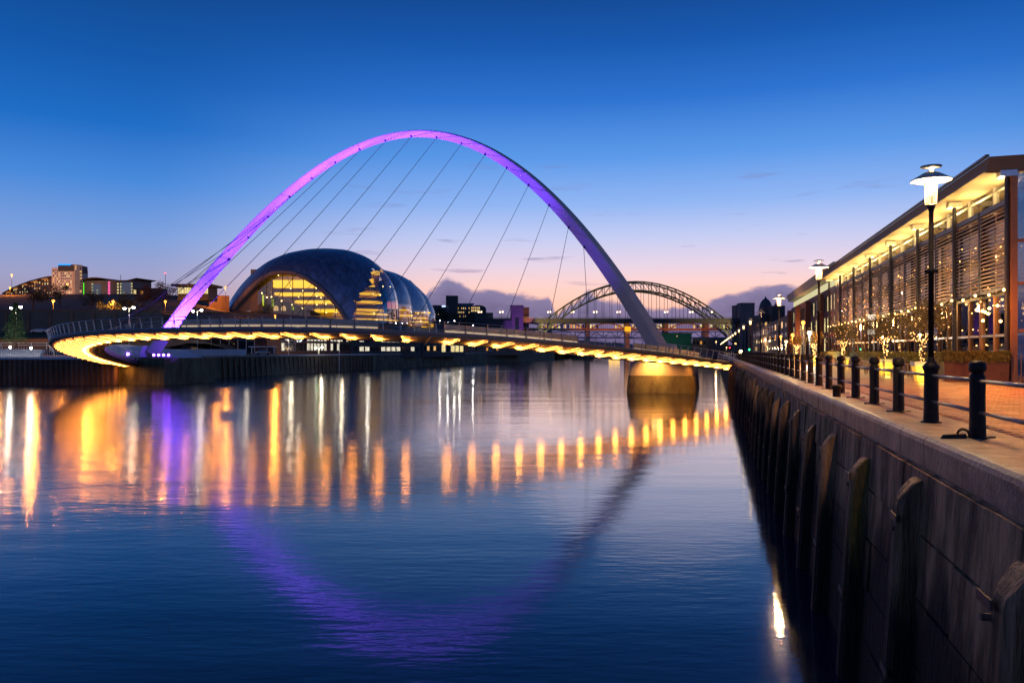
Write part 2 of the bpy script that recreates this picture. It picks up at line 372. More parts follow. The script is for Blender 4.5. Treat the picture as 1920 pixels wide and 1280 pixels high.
riv = MB().quad((-5000, -600, 0), (5000, -600, 0), (5000, 6000, 0), (-5000, 6000, 0)).build('river', water_mat()); riv.location.z = .7     # tide level; tag(riv, kind='structure')
# ---- south bank terrain
BA, BB = Vector((-87, 180)), Vector((25, 600)); BU = (BB-BA).normalized(); BN = Vector((-BU.y, BU.x))
def interp(x, xs, ys): return float(np.interp(x, xs, ys))
def hleft(y): return interp(y, [168, 186, 192, 214, 217, 222, 240, 300, 440, 900, 2500], [6.5, 6.55, 8.6, 12.6, 12.8, 18.2, 18.6, 23, 39.5, 46, 60])
def hright(d): return interp(d, [0, 22, 46, 90, 300, 1500], [6.5, 6.6, 21.5, 22.5, 34, 60])
def ground(x, y):
    d = (Vector((x, y))-BA).dot(BN)
    k = 960+F*x/max(y, 1)
    w = min(1, max(0, (k-330)/150)); w = w*w*(3-2*w)
    return hleft(y)*(1-w)+hright(max(d, 0))*w
ys = [168.3, 172, 180, 186, 189, 192, 200, 208, 214, 216, 217, 219, 222, 226, 240]+list(range(250, 480, 10))+list(range(480, 900, 20))+list(range(900, 2600, 100))
rows = []
for y in ys:
    if y < 180: xe = -85.0+ (y-168)*(-.14)
    else: xe = BA.x+(y-180)*BU.x/BU.y-.6
    row = []
    ds = [0, 2, 5, 10, 16, 22, 26, 30, 34, 38, 42, 46, 52, 60, 75, 90, 110, 130, 160, 200, 260, 350, 500, 800, 1500, 3000]
    for d in ds:
        x = xe-d; z = ground(x, y)
        if d > 22 and y > 186: z += (math.sin(x*.13+y*.05)+math.sin(x*.05-y*.09))*.35*min(1, d/60)
        row.append((x, y, z))
    rows.append(row[::-1])
tag(MB().loft(rows).build('hillside', MT['hill'], None, True), kind='structure')
# grass lawn and quayside paving of the south bank lie on the terrain
def sheet(name, m, x0, x1, y0, y1, nx, ny, dz):
    rw = [[(x0+(x1-x0)*i/nx, y0+(y1-y0)*j/ny, ground(x0+(x1-x0)*i/nx, y0+(y1-y0)*j/ny)+dz) for i in range(nx+1)] for j in range(ny+1)]
    return tag(MB().loft(rw).build(name, m, None, True), kind='structure')
sheet('lawn', MT['grass'], -180, -90, 188, 215.5, 45, 27, .18)
sheet('promenade', MT['conc'], -150, -88.5, 169, 187, 30, 9, .05)
# ---- far land closing the horizon
def ridge(name, y0, prof, m, depth=400, base=-1):
    rw = [[(x, y0, base) for x, z in prof], [(x, y0+30, z) for x, z in prof], [(x, y0+depth, z*.9) for x, z in prof], [(x, y0+depth+60, base) for x, z in prof]]
    return tag(MB().loft(rw).build(name, m, None, True), kind='structure')
random.seed(3)
ridge('far_bank', 1500, [(-1800+60*i, 16+8*math.sin(i*.7)+random.uniform(-4, 8)) for i in range(75)], MT['hill'])
# ---- north quay: paving and the land behind
def qsheet(name, m, s0, s1, n0, n1, z):
    return tag(MB().quad(Q(s0, n0, z), Q(s0, n1, z), Q(s1, n1, z), Q(s1, n0, z)).build(name, m), kind='structure')
pav = brick_mat('red_block_paving', (.25, .095, .05), (.19, .07, .04), (.05, .03, .02), 1.0, .42, .21, .5, .42, rot=(0, 0, -QA*-1+math.pi/2))
qsheet('quay_pavement', pav, -60, 1500, 4.95, 700, -.02)
rows = [[Q(s, n, -.3+z) for s in range(150, 1500, 50)] for n, z in ((45, 0), (80, 6), (140, 20), (300, 34), (700, 40))]
tag(MB().loft(rows).build('city_hill', MT['dark'], None, True), kind='structure')
# ---- north quay wall: coping stones, wall blocks, fender piles
ND = 3.51
def nb(z): return 3.42-(6.0-min(z, 6.0))/6.0*0.36           # face of the battered wall at height z over the water
def WQ(s, n, zw): return (s*QS+n*QC, s*QC-n*QS, zw)
def tide_mat(name, dry, wet, algae, rough, stretch, ztide=4.2):
    """masonry or timber of a tidal river: dry above, soaked and dark with weed below the high water mark"""
    m = bpy.data.materials.new(name); m.use_nodes = True; t = m.node_tree; b = t.nodes['Principled BSDF']; b.inputs['Roughness'].default_value = rough
    b.inputs['Specular IOR Level'].default_value = .35
    g = t.nodes.new('ShaderNodeNewGeometry'); sp = t.nodes.new('ShaderNodeSeparateXYZ'); t.links.new(g.outputs['Position'], sp.inputs[0])
    mp = t.nodes.new('ShaderNodeMapping'); mp.inputs['Scale'].default_value = stretch; t.links.new(g.outputs['Position'], mp.inputs[0])
    def nz(s, d, r=.6):
        n = t.nodes.new('ShaderNodeTexNoise'); n.inputs['Scale'].default_value = s; n.inputs['Detail'].default_value = d; n.inputs['Roughness'].default_value = r; t.links.new(mp.outputs[0], n.inputs['Vector']); return n.outputs[0]
    def mr(v, a, b_, c=0, d=1):
        n = t.nodes.new('ShaderNodeMapRange'); n.interpolation_type = 'SMOOTHSTEP'; t.links.new(v, n.inputs[0])
        for i, k in enumerate((a, b_, c, d)): n.inputs[i+1].default_value = k
        return n.outputs[0]
    def mx(f, a, b_):
        n = t.nodes.new('ShaderNodeMix'); n.data_type = 'RGBA'; t.links.new(f, n.inputs[0])
        for i, v in ((6, a), (7, b_)):
            if isinstance(v, tuple): n.inputs[i].default_value = (*v, 1)
            else: t.links.new(v, n.inputs[i])
        return n.outputs[2]
    n1, n2, n3 = nz(1.1, 7), nz(.5, 5), nz(5, 4)
    c = mx(mr(n1, .35, .68), tuple(x*.28 for x in dry), tuple(min(1, x*1.6) for x in dry))
    c = mx(mr(n2, .54, .70), c, algae)
    ad = t.nodes.new('ShaderNodeMath'); ad.operation = 'MULTIPLY_ADD'; t.links.new(n2, ad.inputs[0]); ad.inputs[1].default_value = 4.0; t.links.new(sp.outputs[2], ad.inputs[2])
    c = mx(mr(ad.outputs[0], ztide+2.7, ztide+1.3), c, wet)
    t.links.new(c, b.inputs['Base Color'])
    bp = t.nodes.new('ShaderNodeBump'); bp.inputs['Strength'].default_value = 1.0; bp.inputs['Distance'].default_value = .12
    m3 = t.nodes.new('ShaderNodeMath'); m3.operation = 'ADD'; t.links.new(n1, m3.inputs[0]); t.links.new(n3, m3.inputs[1]); t.links.new(m3.outputs[0], bp.inputs['Height']); t.links.new(bp.outputs[0], b.inputs['Normal'])
    return m
wall_m = tide_mat('wet_stained_stone', (.38, .20, .10), (.010, .007, .005), (.12, .10, .02), .75, (1.6, 1.6, .45))
cope_m = mat('coping_granite', (.27, .185, .125), .5, 0, .6, 1.6, .5, 9)
pile_m = tide_mat('tarred_fender_timber', (.28, .16, .085), (.012, .008, .005), (.15, .12, .02), .65, (3, 3, .30))
qw = thing('quay_wall', 'battered stone river wall with upright fender piles below the bollard railing', 'quay wall', Q(20, ND, -6))
back = MB().loft([[WQ(s, nb(z)+.07, z) for s in (-20, 45, 150, 320, 700, 1500)] for z in (-1.5, 0, 3, 6.0)])
back.quad(WQ(-20, nb(6)+.07, 6.0), WQ(1500, nb(6)+.07, 6.0), WQ(1500, 6, 6.0), WQ(-20, 6, 6.0)).build('wall_core', wall_m, qw)
random.seed(11)
def wallblock(s0, s1, z0, z1, pr, r=.03):
    g = random.uniform(.012, .026); a = []
    for zz in (z0+g, z1-g):
        a.append([WQ(s0+g, nb(zz)-pr, zz), WQ(s1-g, nb(zz)-pr, zz), WQ(s1-g, nb(zz)+.065, zz), WQ(s0+g, nb(zz)+.065, zz)])
    return MB().hexa(a[0], a[1])
zc_ = [-.3, .75, 1.8, 2.85, 3.9, 4.95, 6.0]
for k in range(len(zc_)-1):
    s = 3.4-(k % 2)*1.1
    while s < 42:
        e = s+2.2+random.uniform(-.15, .15); wallblock(s, e, zc_[k], zc_[k+1], random.uniform(-.01, .045)).build('wall_block', wall_m, qw); s = e
far_b = MB()
for k in range(len(zc_)-1):
    s = 42
    while s < 300:
        e = s+2.2; w_ = wallblock(s, e, zc_[k], zc_[k+1], random.uniform(0, .03)); far_b.add(w_.v, w_.f); s = e
tag(far_b.build('far_wall_block', wall_m, qw), kind='stuff')
def cope(s0, s1):                                         # a bull-nosed coping stone
    j = random.uniform(-.012, .012); g = .008; rw = []
    for s in (s0+g, s1-g):
        rw.append([Q(s, 4.94, -.5), Q(s, ND+j, -.55), Q(s, ND-.02+j, -.14), Q(s, ND+.0+j, -.07), Q(s, ND+.05+j, -.018), Q(s, ND+.13+j, 0), Q(s, 4.94, 0)])
    b = MB().loft(rw, True); n = 7; b.f += [tuple(range(n-1, -1, -1)), tuple(range(n, 2*n))]; return b
s = 2.0
while s < 150:
    e = s+random.uniform(1.55, 1.95); cope(s, e).build('coping_stone', cope_m, qw); s = e
cope(s, 1500).build('far_coping', cope_m, qw)
def pile(s0, top, w=.42, pr=.36):
    b = MB(); zs = [-1.5, 0, 2.0, 4.0, top-.46, top-.34, top-.2, top-.05, top]; rw = []
    for i, z in enumerate(zs):
        p = pr*(1, 1, 1, 1, 1, .93, .70, .40, .22)[i]
        c = .09 if i < 6 else .03
        n0 = nb(z)-p; n1 = nb(z)+.02
        rw.append([WQ(s0-w/2, n1, z), WQ(s0-w/2, n0+c, z), WQ(s0-w/2+c, n0, z), WQ(s0+w/2-c, n0, z), WQ(s0+w/2, n0+c, z), WQ(s0+w/2, n1, z)])
    b.loft(rw, True); b.f.append(tuple(range((len(zs)-1)*6, len(zs)*6))); return b
for k in range(-1, 30):
    Yk = 4.45*(k+2); s0 = s_of(Yk, 3.0)+random.uniform(-.2, .2)
    pile(s0, 5.72+random.uniform(-.22, .14), random.uniform(.40, .54), random.uniform(.32, .42)).build('fender_pile', pile_m, qw)
bolt = MB()
for k in range(0, 14):
    s0 = s_of(4.45*(k+2), 3.0)
    for z in (5.0, 2.4): bolt.tube([WQ(s0, nb(z)-.42, z), WQ(s0, nb(z)-.2, z)], .045, 6); bolt.bar(WQ(s0-.24, nb(z)-.385, z+.2), WQ(s0+.24, nb(z)-.385, z+.2), .03, .12)
bolt.build('pile_strap', MT['rust'], qw)
# ---- block paving close to the camera, laid piece by piece
paver_m = [mat('paver_red', (.25, .10, .055), .45, 0, .3, 6, .3, 40), mat('paver_brown', (.19, .075, .045), .5, 0, .3, 6, .3, 40), mat('paver_orange', (.29, .125, .06), .4, 0, .3, 6, .3, 40)]
pm_mesh = []
for m_ in paver_m:
    b = MB(); h = .006
    b.hexa([(-.197, -.097, -.03), (.197, -.097, -.03), (.197, .097, -.03), (-.197, .097, -.03)], [(-.191, -.091, 0), (.191, -.091, 0), (.191, .091, 0), (-.191, .091, 0)])
    o = b.build('paver', m_); pm_mesh.append(o.data); bpy.data.objects.remove(o)
quay_obj = bpy.data.objects['quay_pavement']
cand = []
for i in range(0, 190):
    for j in range(0, 22):
        s_, n_ = 8.0+i*.2, 5.18+j*.4+(i % 2)*.2
        cand.append((s_, n_))
cand.sort(key=lambda c: math.hypot(c[0]-13.5, (c[1]-5.2)*.55) if 2 else 0)
rest = [MB(), MB(), MB()]
for i, (s_, n_) in enumerate(cand):
    k = random.choice((0, 0, 1, 2)); z = random.uniform(-.006, -.001)
    if i < 300:
        o = bpy.data.objects.new('paver', pm_mesh[k]); col.objects.link(o); o.parent = quay_obj; o.location = Q(s_, n_, z); o.rotation_euler.z = QRZ
    else:
        p = [Q(s_+b_*.091, n_+a_*.191, z) for a_, b_ in ((-1, -1), (1, -1), (1, 1), (-1, 1))]; q_ = [Q(s_+b_*.097, n_+a_*.197, -.03) for a_, b_ in ((-1, -1), (1, -1), (1, 1), (-1, 1))]
        rest[k].hexa(q_, p)
for k in range(3):
    o = rest[k].build('distant_paver', paver_m[k], quay_obj); tag(o, kind='stuff')
# ================================================================== THE TILTING FOOTBRIDGE
arch_m = mat('arch_paint', (.44, .41, .39), .55, 0, .06, .25)
br = thing('arch_footbridge', 'tilting footbridge with tall purple lit arch and curved deck over the river', 'footbridge', (-25, 150, 0))
aS, aN = Vector((-79.0, 173.1)), Vector((27.5, 143.0)); au = (aN-aS).normalized(); av = Vector((-au.y, au.x))
AHZ, AH, AL = 7.4, 54.9, 13.2
def ac(t):
    g = 1-abs(2*t-1)**1.98; p = aS+(aN-aS)*t+av*(AL*g); return Vector((p.x, p.y, AHZ+(AH-AHZ)*g))
def aframe(t):
    e = 1e-3; T = (ac(min(1, t+e))-ac(max(0, t-e))).normalized()
    nrm = (Vector((au.x, au.y, 0)).cross(Vector((av.x*AL, av.y*AL, AH-AHZ)))).normalized()      # arch plane normal, towards the camera side
    if nrm.y > 0: nrm = -nrm
    B = nrm.cross(T); B = B if B.z*1.0+(t-.5)*B.dot(Vector((au.x, au.y, 0)))*2 > 0 else -B
    return T, nrm, B
NA = 96
rowsA = []
for i in range(NA+1):
    t = i/NA*1.0
    T, n_, B = aframe(t); c = ac(t); g = abs(2*t-1)
    w = 1.15+1.15*g**1.3; d = .95+.75*g**1.3                  # in-plane half depth, out-of-plane half width
    sec = [(.62*w, 0), (.52*w, .28*d), (.12*w, d*.96), (-.02*w, d), (-.16*w, d*.94), (-.80*w, .10*d), (-.86*w, 0), (-.80*w, -.10*d), (-.16*w, -d*.94), (-.02*w, -d), (.12*w, -d*.96), (.52*w, -.28*d)]
    rowsA.append([c+B*a+n_*b for a, b in sec])
arch = MB().loft(rowsA, True).build('arch', arch_m, br)
for p_ in arch.data.polygons: p_.use_smooth = True
arch.data.set_sharp_from_angle(angle=R(28))
# ---- deck: plan curve bulging downstream, rising towards midspan
dS, dN = Vector((-85.0, 176.1)), Vector((39.1, 139.6)); du = (dN-dS).normalized(); dv = Vector((du.y, -du.x))
DB, DP, DZ0, DKZ, DW = 55.9, 2.51, 5.35, 5.63, 8.0
def dcen(t):
    t2 = t; g = 1-abs(2*t2-1)**DP
    p = dS+(dN-dS)*t2+dv*(DB*g); return Vector((p.x, p.y, DZ0+DKZ*g))
# even steps of length along the deck
tt = np.linspace(0, 1, 3001); pp = np.array([tuple(dcen(t)) for t in tt]); ln = np.concatenate([[0], np.cumsum(np.linalg.norm(np.diff(pp, axis=0), axis=1))])
DLEN = float(ln[-1])
def tl(l): return float(np.interp(l, ln, tt))
def dfr(l):
    l = max(0, min(DLEN, l)); t = tl(l); t0, t1 = tl(max(0, l-.6)), tl(min(DLEN, l+.6)); T = (dcen(t1)-dcen(t0)); Tn = T.normalized()
    O = Vector((Tn.y, -Tn.x, 0)).normalized()            # outward (towards the camera side)
    return dcen(t), Tn, O
def D(l, o, z):
    if z < -.3:                                             # the deck thins towards its landing on the north quay
        k = max(0, min(1, (l/DLEN-.80)/.2)); z = -.3+(z+.3)*(1-.62*k*k*(3-2*k))
    c, T, O = dfr(l); p = c+O*o; p.z += z; return p
NB = 52; BL = DLEN/NB
h = DW/2
# cross-section: walkway, outer fascia, sloping soffit down to the keel on the inner side
fas = MB(); walk = MB(); keel = MB()
LS = [DLEN*i/208 for i in range(209)]
fas.loft([[D(l, h-.1, .0), D(l, h+.06, -.02), D(l, h+.10, -.16), D(l, h+.02, -.46), D(l, h-.36, -.5), D(l, h-.37, -.67), D(l, h-.50, -.68)] for l in LS]).build('fascia', MT['deckgrey'], br)
walk.loft([[D(l, h-.1, .0), D(l, .3, .02), D(l, .3, -.25), D(l, -h, -.25)] for l in LS]).build('walkway', MT['conc'], br)
keel.loft([[D(l, -h+1.6, -1.35), D(l, -h+.7, -1.42), D(l, -h+.05, -1.1), D(l, -h-.02, -.4), D(l, -h, -.25)] for l in LS]).build('keel', MT['steel_d'], br)
for i in range(NB):
    l0, l1 = i*BL, (i+1)*BL
    rw = [[D(l0+(l1-l0)*k/4, o, z) for o, z in ((h-.35, -.47), (1.6, -.78), (-h+1.6, -1.33))] for k in range(5)]
    MB().loft(rw).build('soffit_panel', MT['soffit'], br)
    MB().hexa([D(l0-.05, h-.35, -.86), D(l0+.05, h-.35, -.86), D(l0+.05, -h+1.5, -1.56), D(l0-.05, -h+1.5, -1.56)],
              [D(l0-.05, h-.35, -.47), D(l0+.05, h-.35, -.47), D(l0+.05, -h+1.5, -1.3), D(l0-.05, -h+1.5, -1.3)]).build('soffit_rib', MT['deckgrey'], br)
    ra, sg = (l0, 1) if tl((l0+l1)/2) < .71 else (l1, -1)         # lamps face the middle of the span
    MB().quad(D(ra+sg*.06, h-.7, -.90), D(ra+sg*.14, h-.7, -.90), D(ra+sg*.14, -1.6, -1.41), D(ra+sg*.06, -1.6, -1.41)).build('deck_light', MT['l_deck'], br)
    MB().quad(D(ra+sg*.15, h-.43, -.60), D(ra+sg*BL*.68, h-.43, -.60), D(ra+sg*BL*.68, h-.47, -.65), D(ra+sg*.15, h-.47, -.65)).build('fascia_light', MT['l_fascia'], br)
    MB().hexa([D(ra+sg*.04, h-.60, -.95), D(ra+sg*.20, h-.60, -.95), D(ra+sg*.20, -1.7, -1.48), D(ra+sg*.04, -1.7, -1.48)],
              [D(ra+sg*.04, h-.60, -.91), D(ra+sg*.20, h-.60, -.91), D(ra+sg*.20, -1.7, -1.44), D(ra+sg*.04, -1.7, -1.44)]).build('light_trough', MT['deckgrey'], br)
    MB().quad(D(ra+sg*.3, -.7, -1.37), D(ra+sg*1.25, -.7, -1.37), D(ra+sg*1.25, -1.2, -1.37), D(ra+sg*.3, -1.2, -1.37)).build('under_light', MT['l_under'], br)  # down-facing light panels added in every bay to streak the water
# ---- railings: leaning outer posts and plainer inner posts
for side, lean in ((h-.02, .34), (-h+.12, -.18)):
    n = 105 if side > 0 else 70
    for k in range(n):
        l = DLEN*(k+.5)/n
        a, b, c = D(l, side, -.28 if side > 0 else -.2), D(l, side+lean*.55, .75), D(l, side+lean, 1.32)
        MB().bar(a, b, .055, .13).bar(b, c, .05, .10).build('railing_post' if side > 0 else 'inner_post', MT['stain'], br)
    MB().tube([D(l, side+lean, 1.34) for l in LS], .045, 6).build('handrail', MT['stain'], br)
    for k in range(5):
        z = .18+.2*k
        MB().tube([D(l, side+lean*(z/1.34)*.9+.02, z) for l in LS[::2]], .013, 4).build('railing_wire', MT['stain'], br)
# ---- wind screens with seats between footway and cycleway
scr_m = mat('perforated_screen', (.52, .47, .40), .45, .4, .18, 1.2)
for a, b in ((.47, .62), (.665, .775), (.835, .93), (.16, .215)):
    n = max(2, round((b-a)*DLEN/3.0))
    for k in range(n):
        l0, l1 = DLEN*(a+(b-a)*k/n)+.06, DLEN*(a+(b-a)*(k+1)/n)-.06
        s_ = MB().hexa([D(l0, .45, .12), D(l1, .45, .12), D(l1, .40, .12), D(l0, .40, .12)], [D(l0, .55, 1.18), D(l1, .55, 1.18), D(l1, .5, 1.18), D(l0, .5, 1.18)]).build('wind_screen', scr_m, br)
        MB().bar(D(l1+.06, .48, 0), D(l1+.06, .58, 1.28), .08, .09).build('screen_post', MT['steel_d'], br)
        MB().bar(D(l0, .9, .42), D(l1, .9, .42), .4, .06).build('seat', MT['stain'], s_)
        MB().bar(D(l0+.1, .66, .26), D(l1-.1, .66, .26), .05, .16).build('seat_light', MT['l_seat'], s_)
        MB().bar(D(l0, .56, .62), D(l1, .58, .62), .05, .05).build('screen_rail', MT['rust'], s_)
# ---- cables from the arch to the deck, with anchor fins
# anchor points at even steps along the arch
ap = np.array([tuple(ac(t)) for t in np.linspace(.13, .87, 400)]); apx = 960+F*ap[:, 0]/ap[:, 1]
anchors = [float(np.interp(p, apx, np.linspace(.13, .87, 400))) for p in (390, 424, 460, 498, 539, 582, 627, 674, 723, 773, 822, 870, 916, 958, 1000, 1040, 1078, 1115)]
for k in range(18):
    ta = anchors[k]; f = k/17.0; tdk = .17+.685*f; T, n_, B = aframe(ta); g = abs(2*ta-1); w = 1.15+1.15*g**1.3
    p = ac(ta)-B*(.86*w)+n_*.25; q = D(float(np.interp(tdk, tt, ln)), -1.2, .1)
    MB().hexa([p-B*.1-T*.12-n_*.06, p-B*.06+T*.12-n_*.06, p-B*.06+T*.12+n_*.06, p-B*.1-T*.12+n_*.06], [p+B*.5-T*.3-n_*.08, p+B*.5+T*.1-n_*.08, p+B*.5+T*.1+n_*.2, p+B*.5-T*.3+n_*.2]).build('cable_anchor', MT['steel_d'], br)
    MB().tube([p, q], .045, 6).build('cable', MT['steel_d'], br)
# ---- north pier and south hub
def hub(p, ang): return lambda x, y, z: (p.x+x*math.cos(ang)-y*math.sin(ang), p.y+x*math.sin(ang)+y*math.cos(ang), z)
ang = math.atan2(au.y, au.x)
hN = hub(Vector((28.5, 146.5)), ang)
pr = [(-5.1, -12.4), (5.1, -12.4), (5.4, -11.6), (5.4, 11), (4, 14), (-4, 14), (-5.4, 11), (-5.4, -11.6)]
def tap(z0, k0, z1, k1): return [[hN(x*k0, y*k0, z0) for x, y in pr], [hN(x*k1, y*k1, z1) for x, y in pr]]
pier_m = mat('pier_concrete', (.36, .31, .24), .75, 0, .22, .35, .3, 4)
b = MB().loft(tap(3.7, .975, 6.05, .955), True); b.f.append(tuple(range(8, 16))); pier = b.build('pier', pier_m, br)
MB().loft(tap(-1.5, 1.05, .9, 1.04)+tap(3.72, 1.0, 3.74, .96), True).build('pier_base', MT['conc_d'], pier)
MB().hexa([hN(-4.4, -11.5, 6.0), hN(4.8, -11.5, 6.0), hN(4.8, 3, 6.0), hN(-4.4, 3, 6.0)], [hN(-3.5, -11.8, 6.75), hN(6.4, -11.8, 6.75), hN(6.4, 3, 7.2), hN(-3.5, 3, 7.2)]).build('bearing', MT['conc'], pier)
MB().hexa([hN(-2.2, -3, 6.0), hN(2.6, -3, 6.0), hN(2.6, 3, 6.0), hN(-2.2, 3, 6.0)], [hN(-1.6, -2, 9.2), hN(1.8, -2, 9.2), hN(1.8, 2, 9.2), hN(-1.6, 2, 9.2)]).build('arch_foot', MT['concw'], br)
MB().box(hN(-.4, -12.0, 6.35), (.9, .12, .28), ang).build('pier_lamp', MT['l_pier'], pier)
# south hub: white concrete wedge carrying the arch foot
hS = hub(Vector((-82.0, 178.5)), ang)
MB().hexa([hS(-12, -4.5, 6.4), hS(7.5, -4.5, 6.4), hS(9, 7, 6.4), hS(-12, 7, 6.4)], [hS(-11, -3, 9.4), hS(-2, -3.5, 7.9), hS(6, 5, 7.9), hS(-11, 5, 9.4)]).build('arch_foot', MT['concw'], br)
MB().hexa([hS(-.9, -7.6, 6.6), hS(3.6, -7.6, 6.6), hS(4.4, -2, 6.6), hS(-1.6, -2, 6.6)], [hS(1.6, -7.0, 8.9), hS(4.4, -7.0, 8.9), hS(4.6, -3, 9.1), hS(1.2, -3, 9.1)]).build('arch_foot', MT['concw'], br)
MB().box(hS(-2, 0, 3.0), (13, 8.5, 3.35), ang).build('hub_base', MT['conc_d'], br)
MB().box(hS(-9.9, -8.6, 5.4), (5.4, .4, 1.1), ang).build('hub_face', pier_m, br)
MB().box(hS(-10.2, -9.1, 6.45), (1.0, .3, .35), ang).build('pier_lamp', MT['l_pier'], br)
# purple floodlights, seen as four lamps on the hub, and their light
fl = thing('floodlight_bank', 'row of four purple floodlights at the south foot of the tall arch', 'floodlights', hS(10, -8, 6.4))
MB().box(hS(10, -7.6, 6.45), (2.7, .25, .08), ang).build('mounting_bar', MT['steel_d'], fl)
for k in range(4):
    c = Vector(hS(8+1.25*k, -8.0, 6.95))
    MB().tube([c, c+Vector((.05, -.12, .1))], [.30, .34], 10).build('lamp_head', MT['steel_d'], fl)
    MB().ball(c+Vector((.03, -.2, .08)), .27).build('lens', MT['l_purple'], fl)
def spot(name, loc, to, power, c, angle, blend=.5, rad=.3):
    d = bpy.data.lights.new(name, 'SPOT'); d.energy = power; d.color = c; d.spot_size = R(angle); d.spot_blend = blend; d.shadow_soft_size = rad
    o = bpy.data.objects.new(name, d); col.objects.link(o); o.location = loc
    o.rotation_euler = (Vector(to)-Vector(loc)).to_track_quat('-Z', 'Y').to_euler(); return o
PUR = (.15, .04, 1.0)
src = Vector(hS(12, -10.5, 8.2))
spot('purple_spot', src, ac(.06), 2e5, PUR, 76, .9)
# floodlights along the inner edge of the deck
for j, (ft, tto, pw, an) in enumerate(((.20, .22, 8e5, 44), (.33, .37, 1.15e6, 44), (.45, .50, 1.15e6, 46), (.56, .665, 5.5e5, 42), (.66, .84, 8e4, 36))):
    lq = float(np.interp(ft, tt, ln)); c = D(lq, -h+.2, .5)
    t_ = MB().box(c, (.22, .18, .16)).build('arch_floodlight', MT['steel_d'], br)
    spot('purple_spot', D(lq, -h-.7, .9), ac(tto), pw, PUR, an, .9)
spot('purple_spot', hS(14, -5, 9.5), hS(6, -6, 6.6), 2500, PUR, 70)
# orange lights washing the piers
spot('pier_spot', hN(-1.0, -14.0, 6.3), hN(-1.0, -11, 3.0), 3600, (1, .42, .08), 130, .8, .2)
spot('pier_spot', hN(3.9, -14.0, 6.2), hN(3.9, -11, 3.0), 2900, (1, .42, .08), 110, .8, .2)
spot('hub_spot', hS(-10, -12.0, 6.2), hS(-10, -8, 4.0), 4500, (1, .5, .12), 130, .8, .2)
# ================================================================== THE SHELL ROOFED CONCERT HALL
hall = thing('concert_hall', 'huge curved shell roofed hall with lit yellow glass front behind the footbridge', 'concert hall', (-80, 420, 22))
shell_m = mat('steel_roof_shingles', (.20, .23, .30), .36, .7, .5, .35, .25, 1.2, stretch=(1, 1, .6))
band_m = mat('roof_edge_cladding', (.20, .17, .16), .6, .1, .25, .3)
def resample(pts, n):
    p = np.array(pts, float); d = np.concatenate([[0], np.cumsum(np.hypot(*np.diff(p, axis=0).T))]); q = np.linspace(0, d[-1], n)
    return np.stack([np.interp(q, d, p[:, 0]), np.interp(q, d, p[:, 1])], 1)
def smoothp(p, k=3):
    p = p.copy()
    for _ in range(k): p[1:-1] = (p[:-2]+2*p[1:-1]+p[2:])/4
    return p
NV = 72
def profile(pts, y): return [Vector(at(a, b, y)) for a, b in smoothp(resample(pts, NV))]
opening = [(428, 582), (441, 566), (461, 544), (480, 526), (500, 513), (520, 508), (545, 509), (570, 518), (595, 534), (615, 553), (632, 573), (646, 594), (652, 606)]
mid1 = [(425, 583), (437, 564), (457, 539), (478, 518), (502, 501), (530, 492), (565, 491), (600, 499), (632, 517), (656, 540), (674, 565), (688, 590), (694, 606)]
mid2 = [(424, 583), (434, 564), (454, 536), (477, 511), (504, 490), (540, 476), (580, 471), (622, 474), (658, 485), (688, 507), (709, 535), (722, 570), (726, 606)]
sil = [(424, 584), (432, 566), (450, 539), (472, 515), (500, 493), (540, 475), (580, 467), (615, 465.5), (650, 468), (680, 478), (702, 491), (720, 507), (735, 527), (744, 549), (748, 575), (748, 606)]
back = [(450, 590), (480, 540), (520, 500), (570, 478), (615, 472), (655, 476), (685, 490), (706, 508), (722, 532), (730, 560), (733, 606)]
prof = [profile(opening, 398), profile(mid1, 402), profile(mid2, 414), profile(sil, 436), profile(back, 452)]
# interpolate between the profiles smoothly
def catm(P, t):
    n = len(P)-1; x = t*n; i = min(int(x), n-1); f = x-i
    p0, p1, p2, p3 = P[max(i-1, 0)], P[i], P[i+1], P[min(i+2, n)]
    return [.5*((2*b)+(c-a)*f+(2*a-5*b+4*c-d)*f*f+(3*b-a-3*c+d)*f**3) for a, b, c, d in zip(p0, p1, p2, p3)]
NU = 44
G = [catm(prof, i/NU) for i in range(NU+1)]
roof, facade = MB(), MB()
steps = [(479, 705), (497, 701), (503, 703), (505, 698), (519, 697), (521, 693), (535, 699), (537, 684), (549, 684), (551, 673), (563, 676), (565, 664), (579, 668), (581, 664), (608, 662)]
def glass_edge(py): return float(np.interp(py, [s[0] for s in steps], [s[1] for s in steps]))
def pxof(p): return 960+F*p.x/p.y, HY-F*(p.z-EYE)/p.y
ridge_v = NV*.62
for i in range(NU):
    for k in range(NV-1):
        c = (G[i][k]+G[i+1][k+1])/2; px, py = pxof(c)
        (facade if (k > NV*.60 and py > 482 and px > glass_edge(py)) else roof).add([G[i][k], G[i][k+1], G[i+1][k+1], G[i+1][k]], [(0, 1, 2, 3)])
roof.build('roof_shell', shell_m, hall, True)
for i in range(3, NU, 4):
    ps = [G[i][k]+Vector((0, -.04, .02)) for k in range(4, NV) if not (k > NV*.58 and pxof(G[i][k])[1] > 480 and pxof(G[i][k])[0] > glass_edge(pxof(G[i][k])[1])-2)]
    if len(ps) > 3: MB().tube(ps, .07, 4).build('panel_joint', shell_m, hall, True)
for k in range(6, NV, 5):
    ps = [G[i][k]+Vector((0, -.04, .02)) for i in range(NU+1) if not (k > NV*.58 and pxof(G[i][k])[1] > 480 and pxof(G[i][k])[0] > glass_edge(pxof(G[i][k])[1])-2)]
    if len(ps) > 3: MB().tube(ps, .06, 4).build('panel_joint', shell_m, hall, True)
facade.build('river_glazing', MT['glass_r'], hall, True)
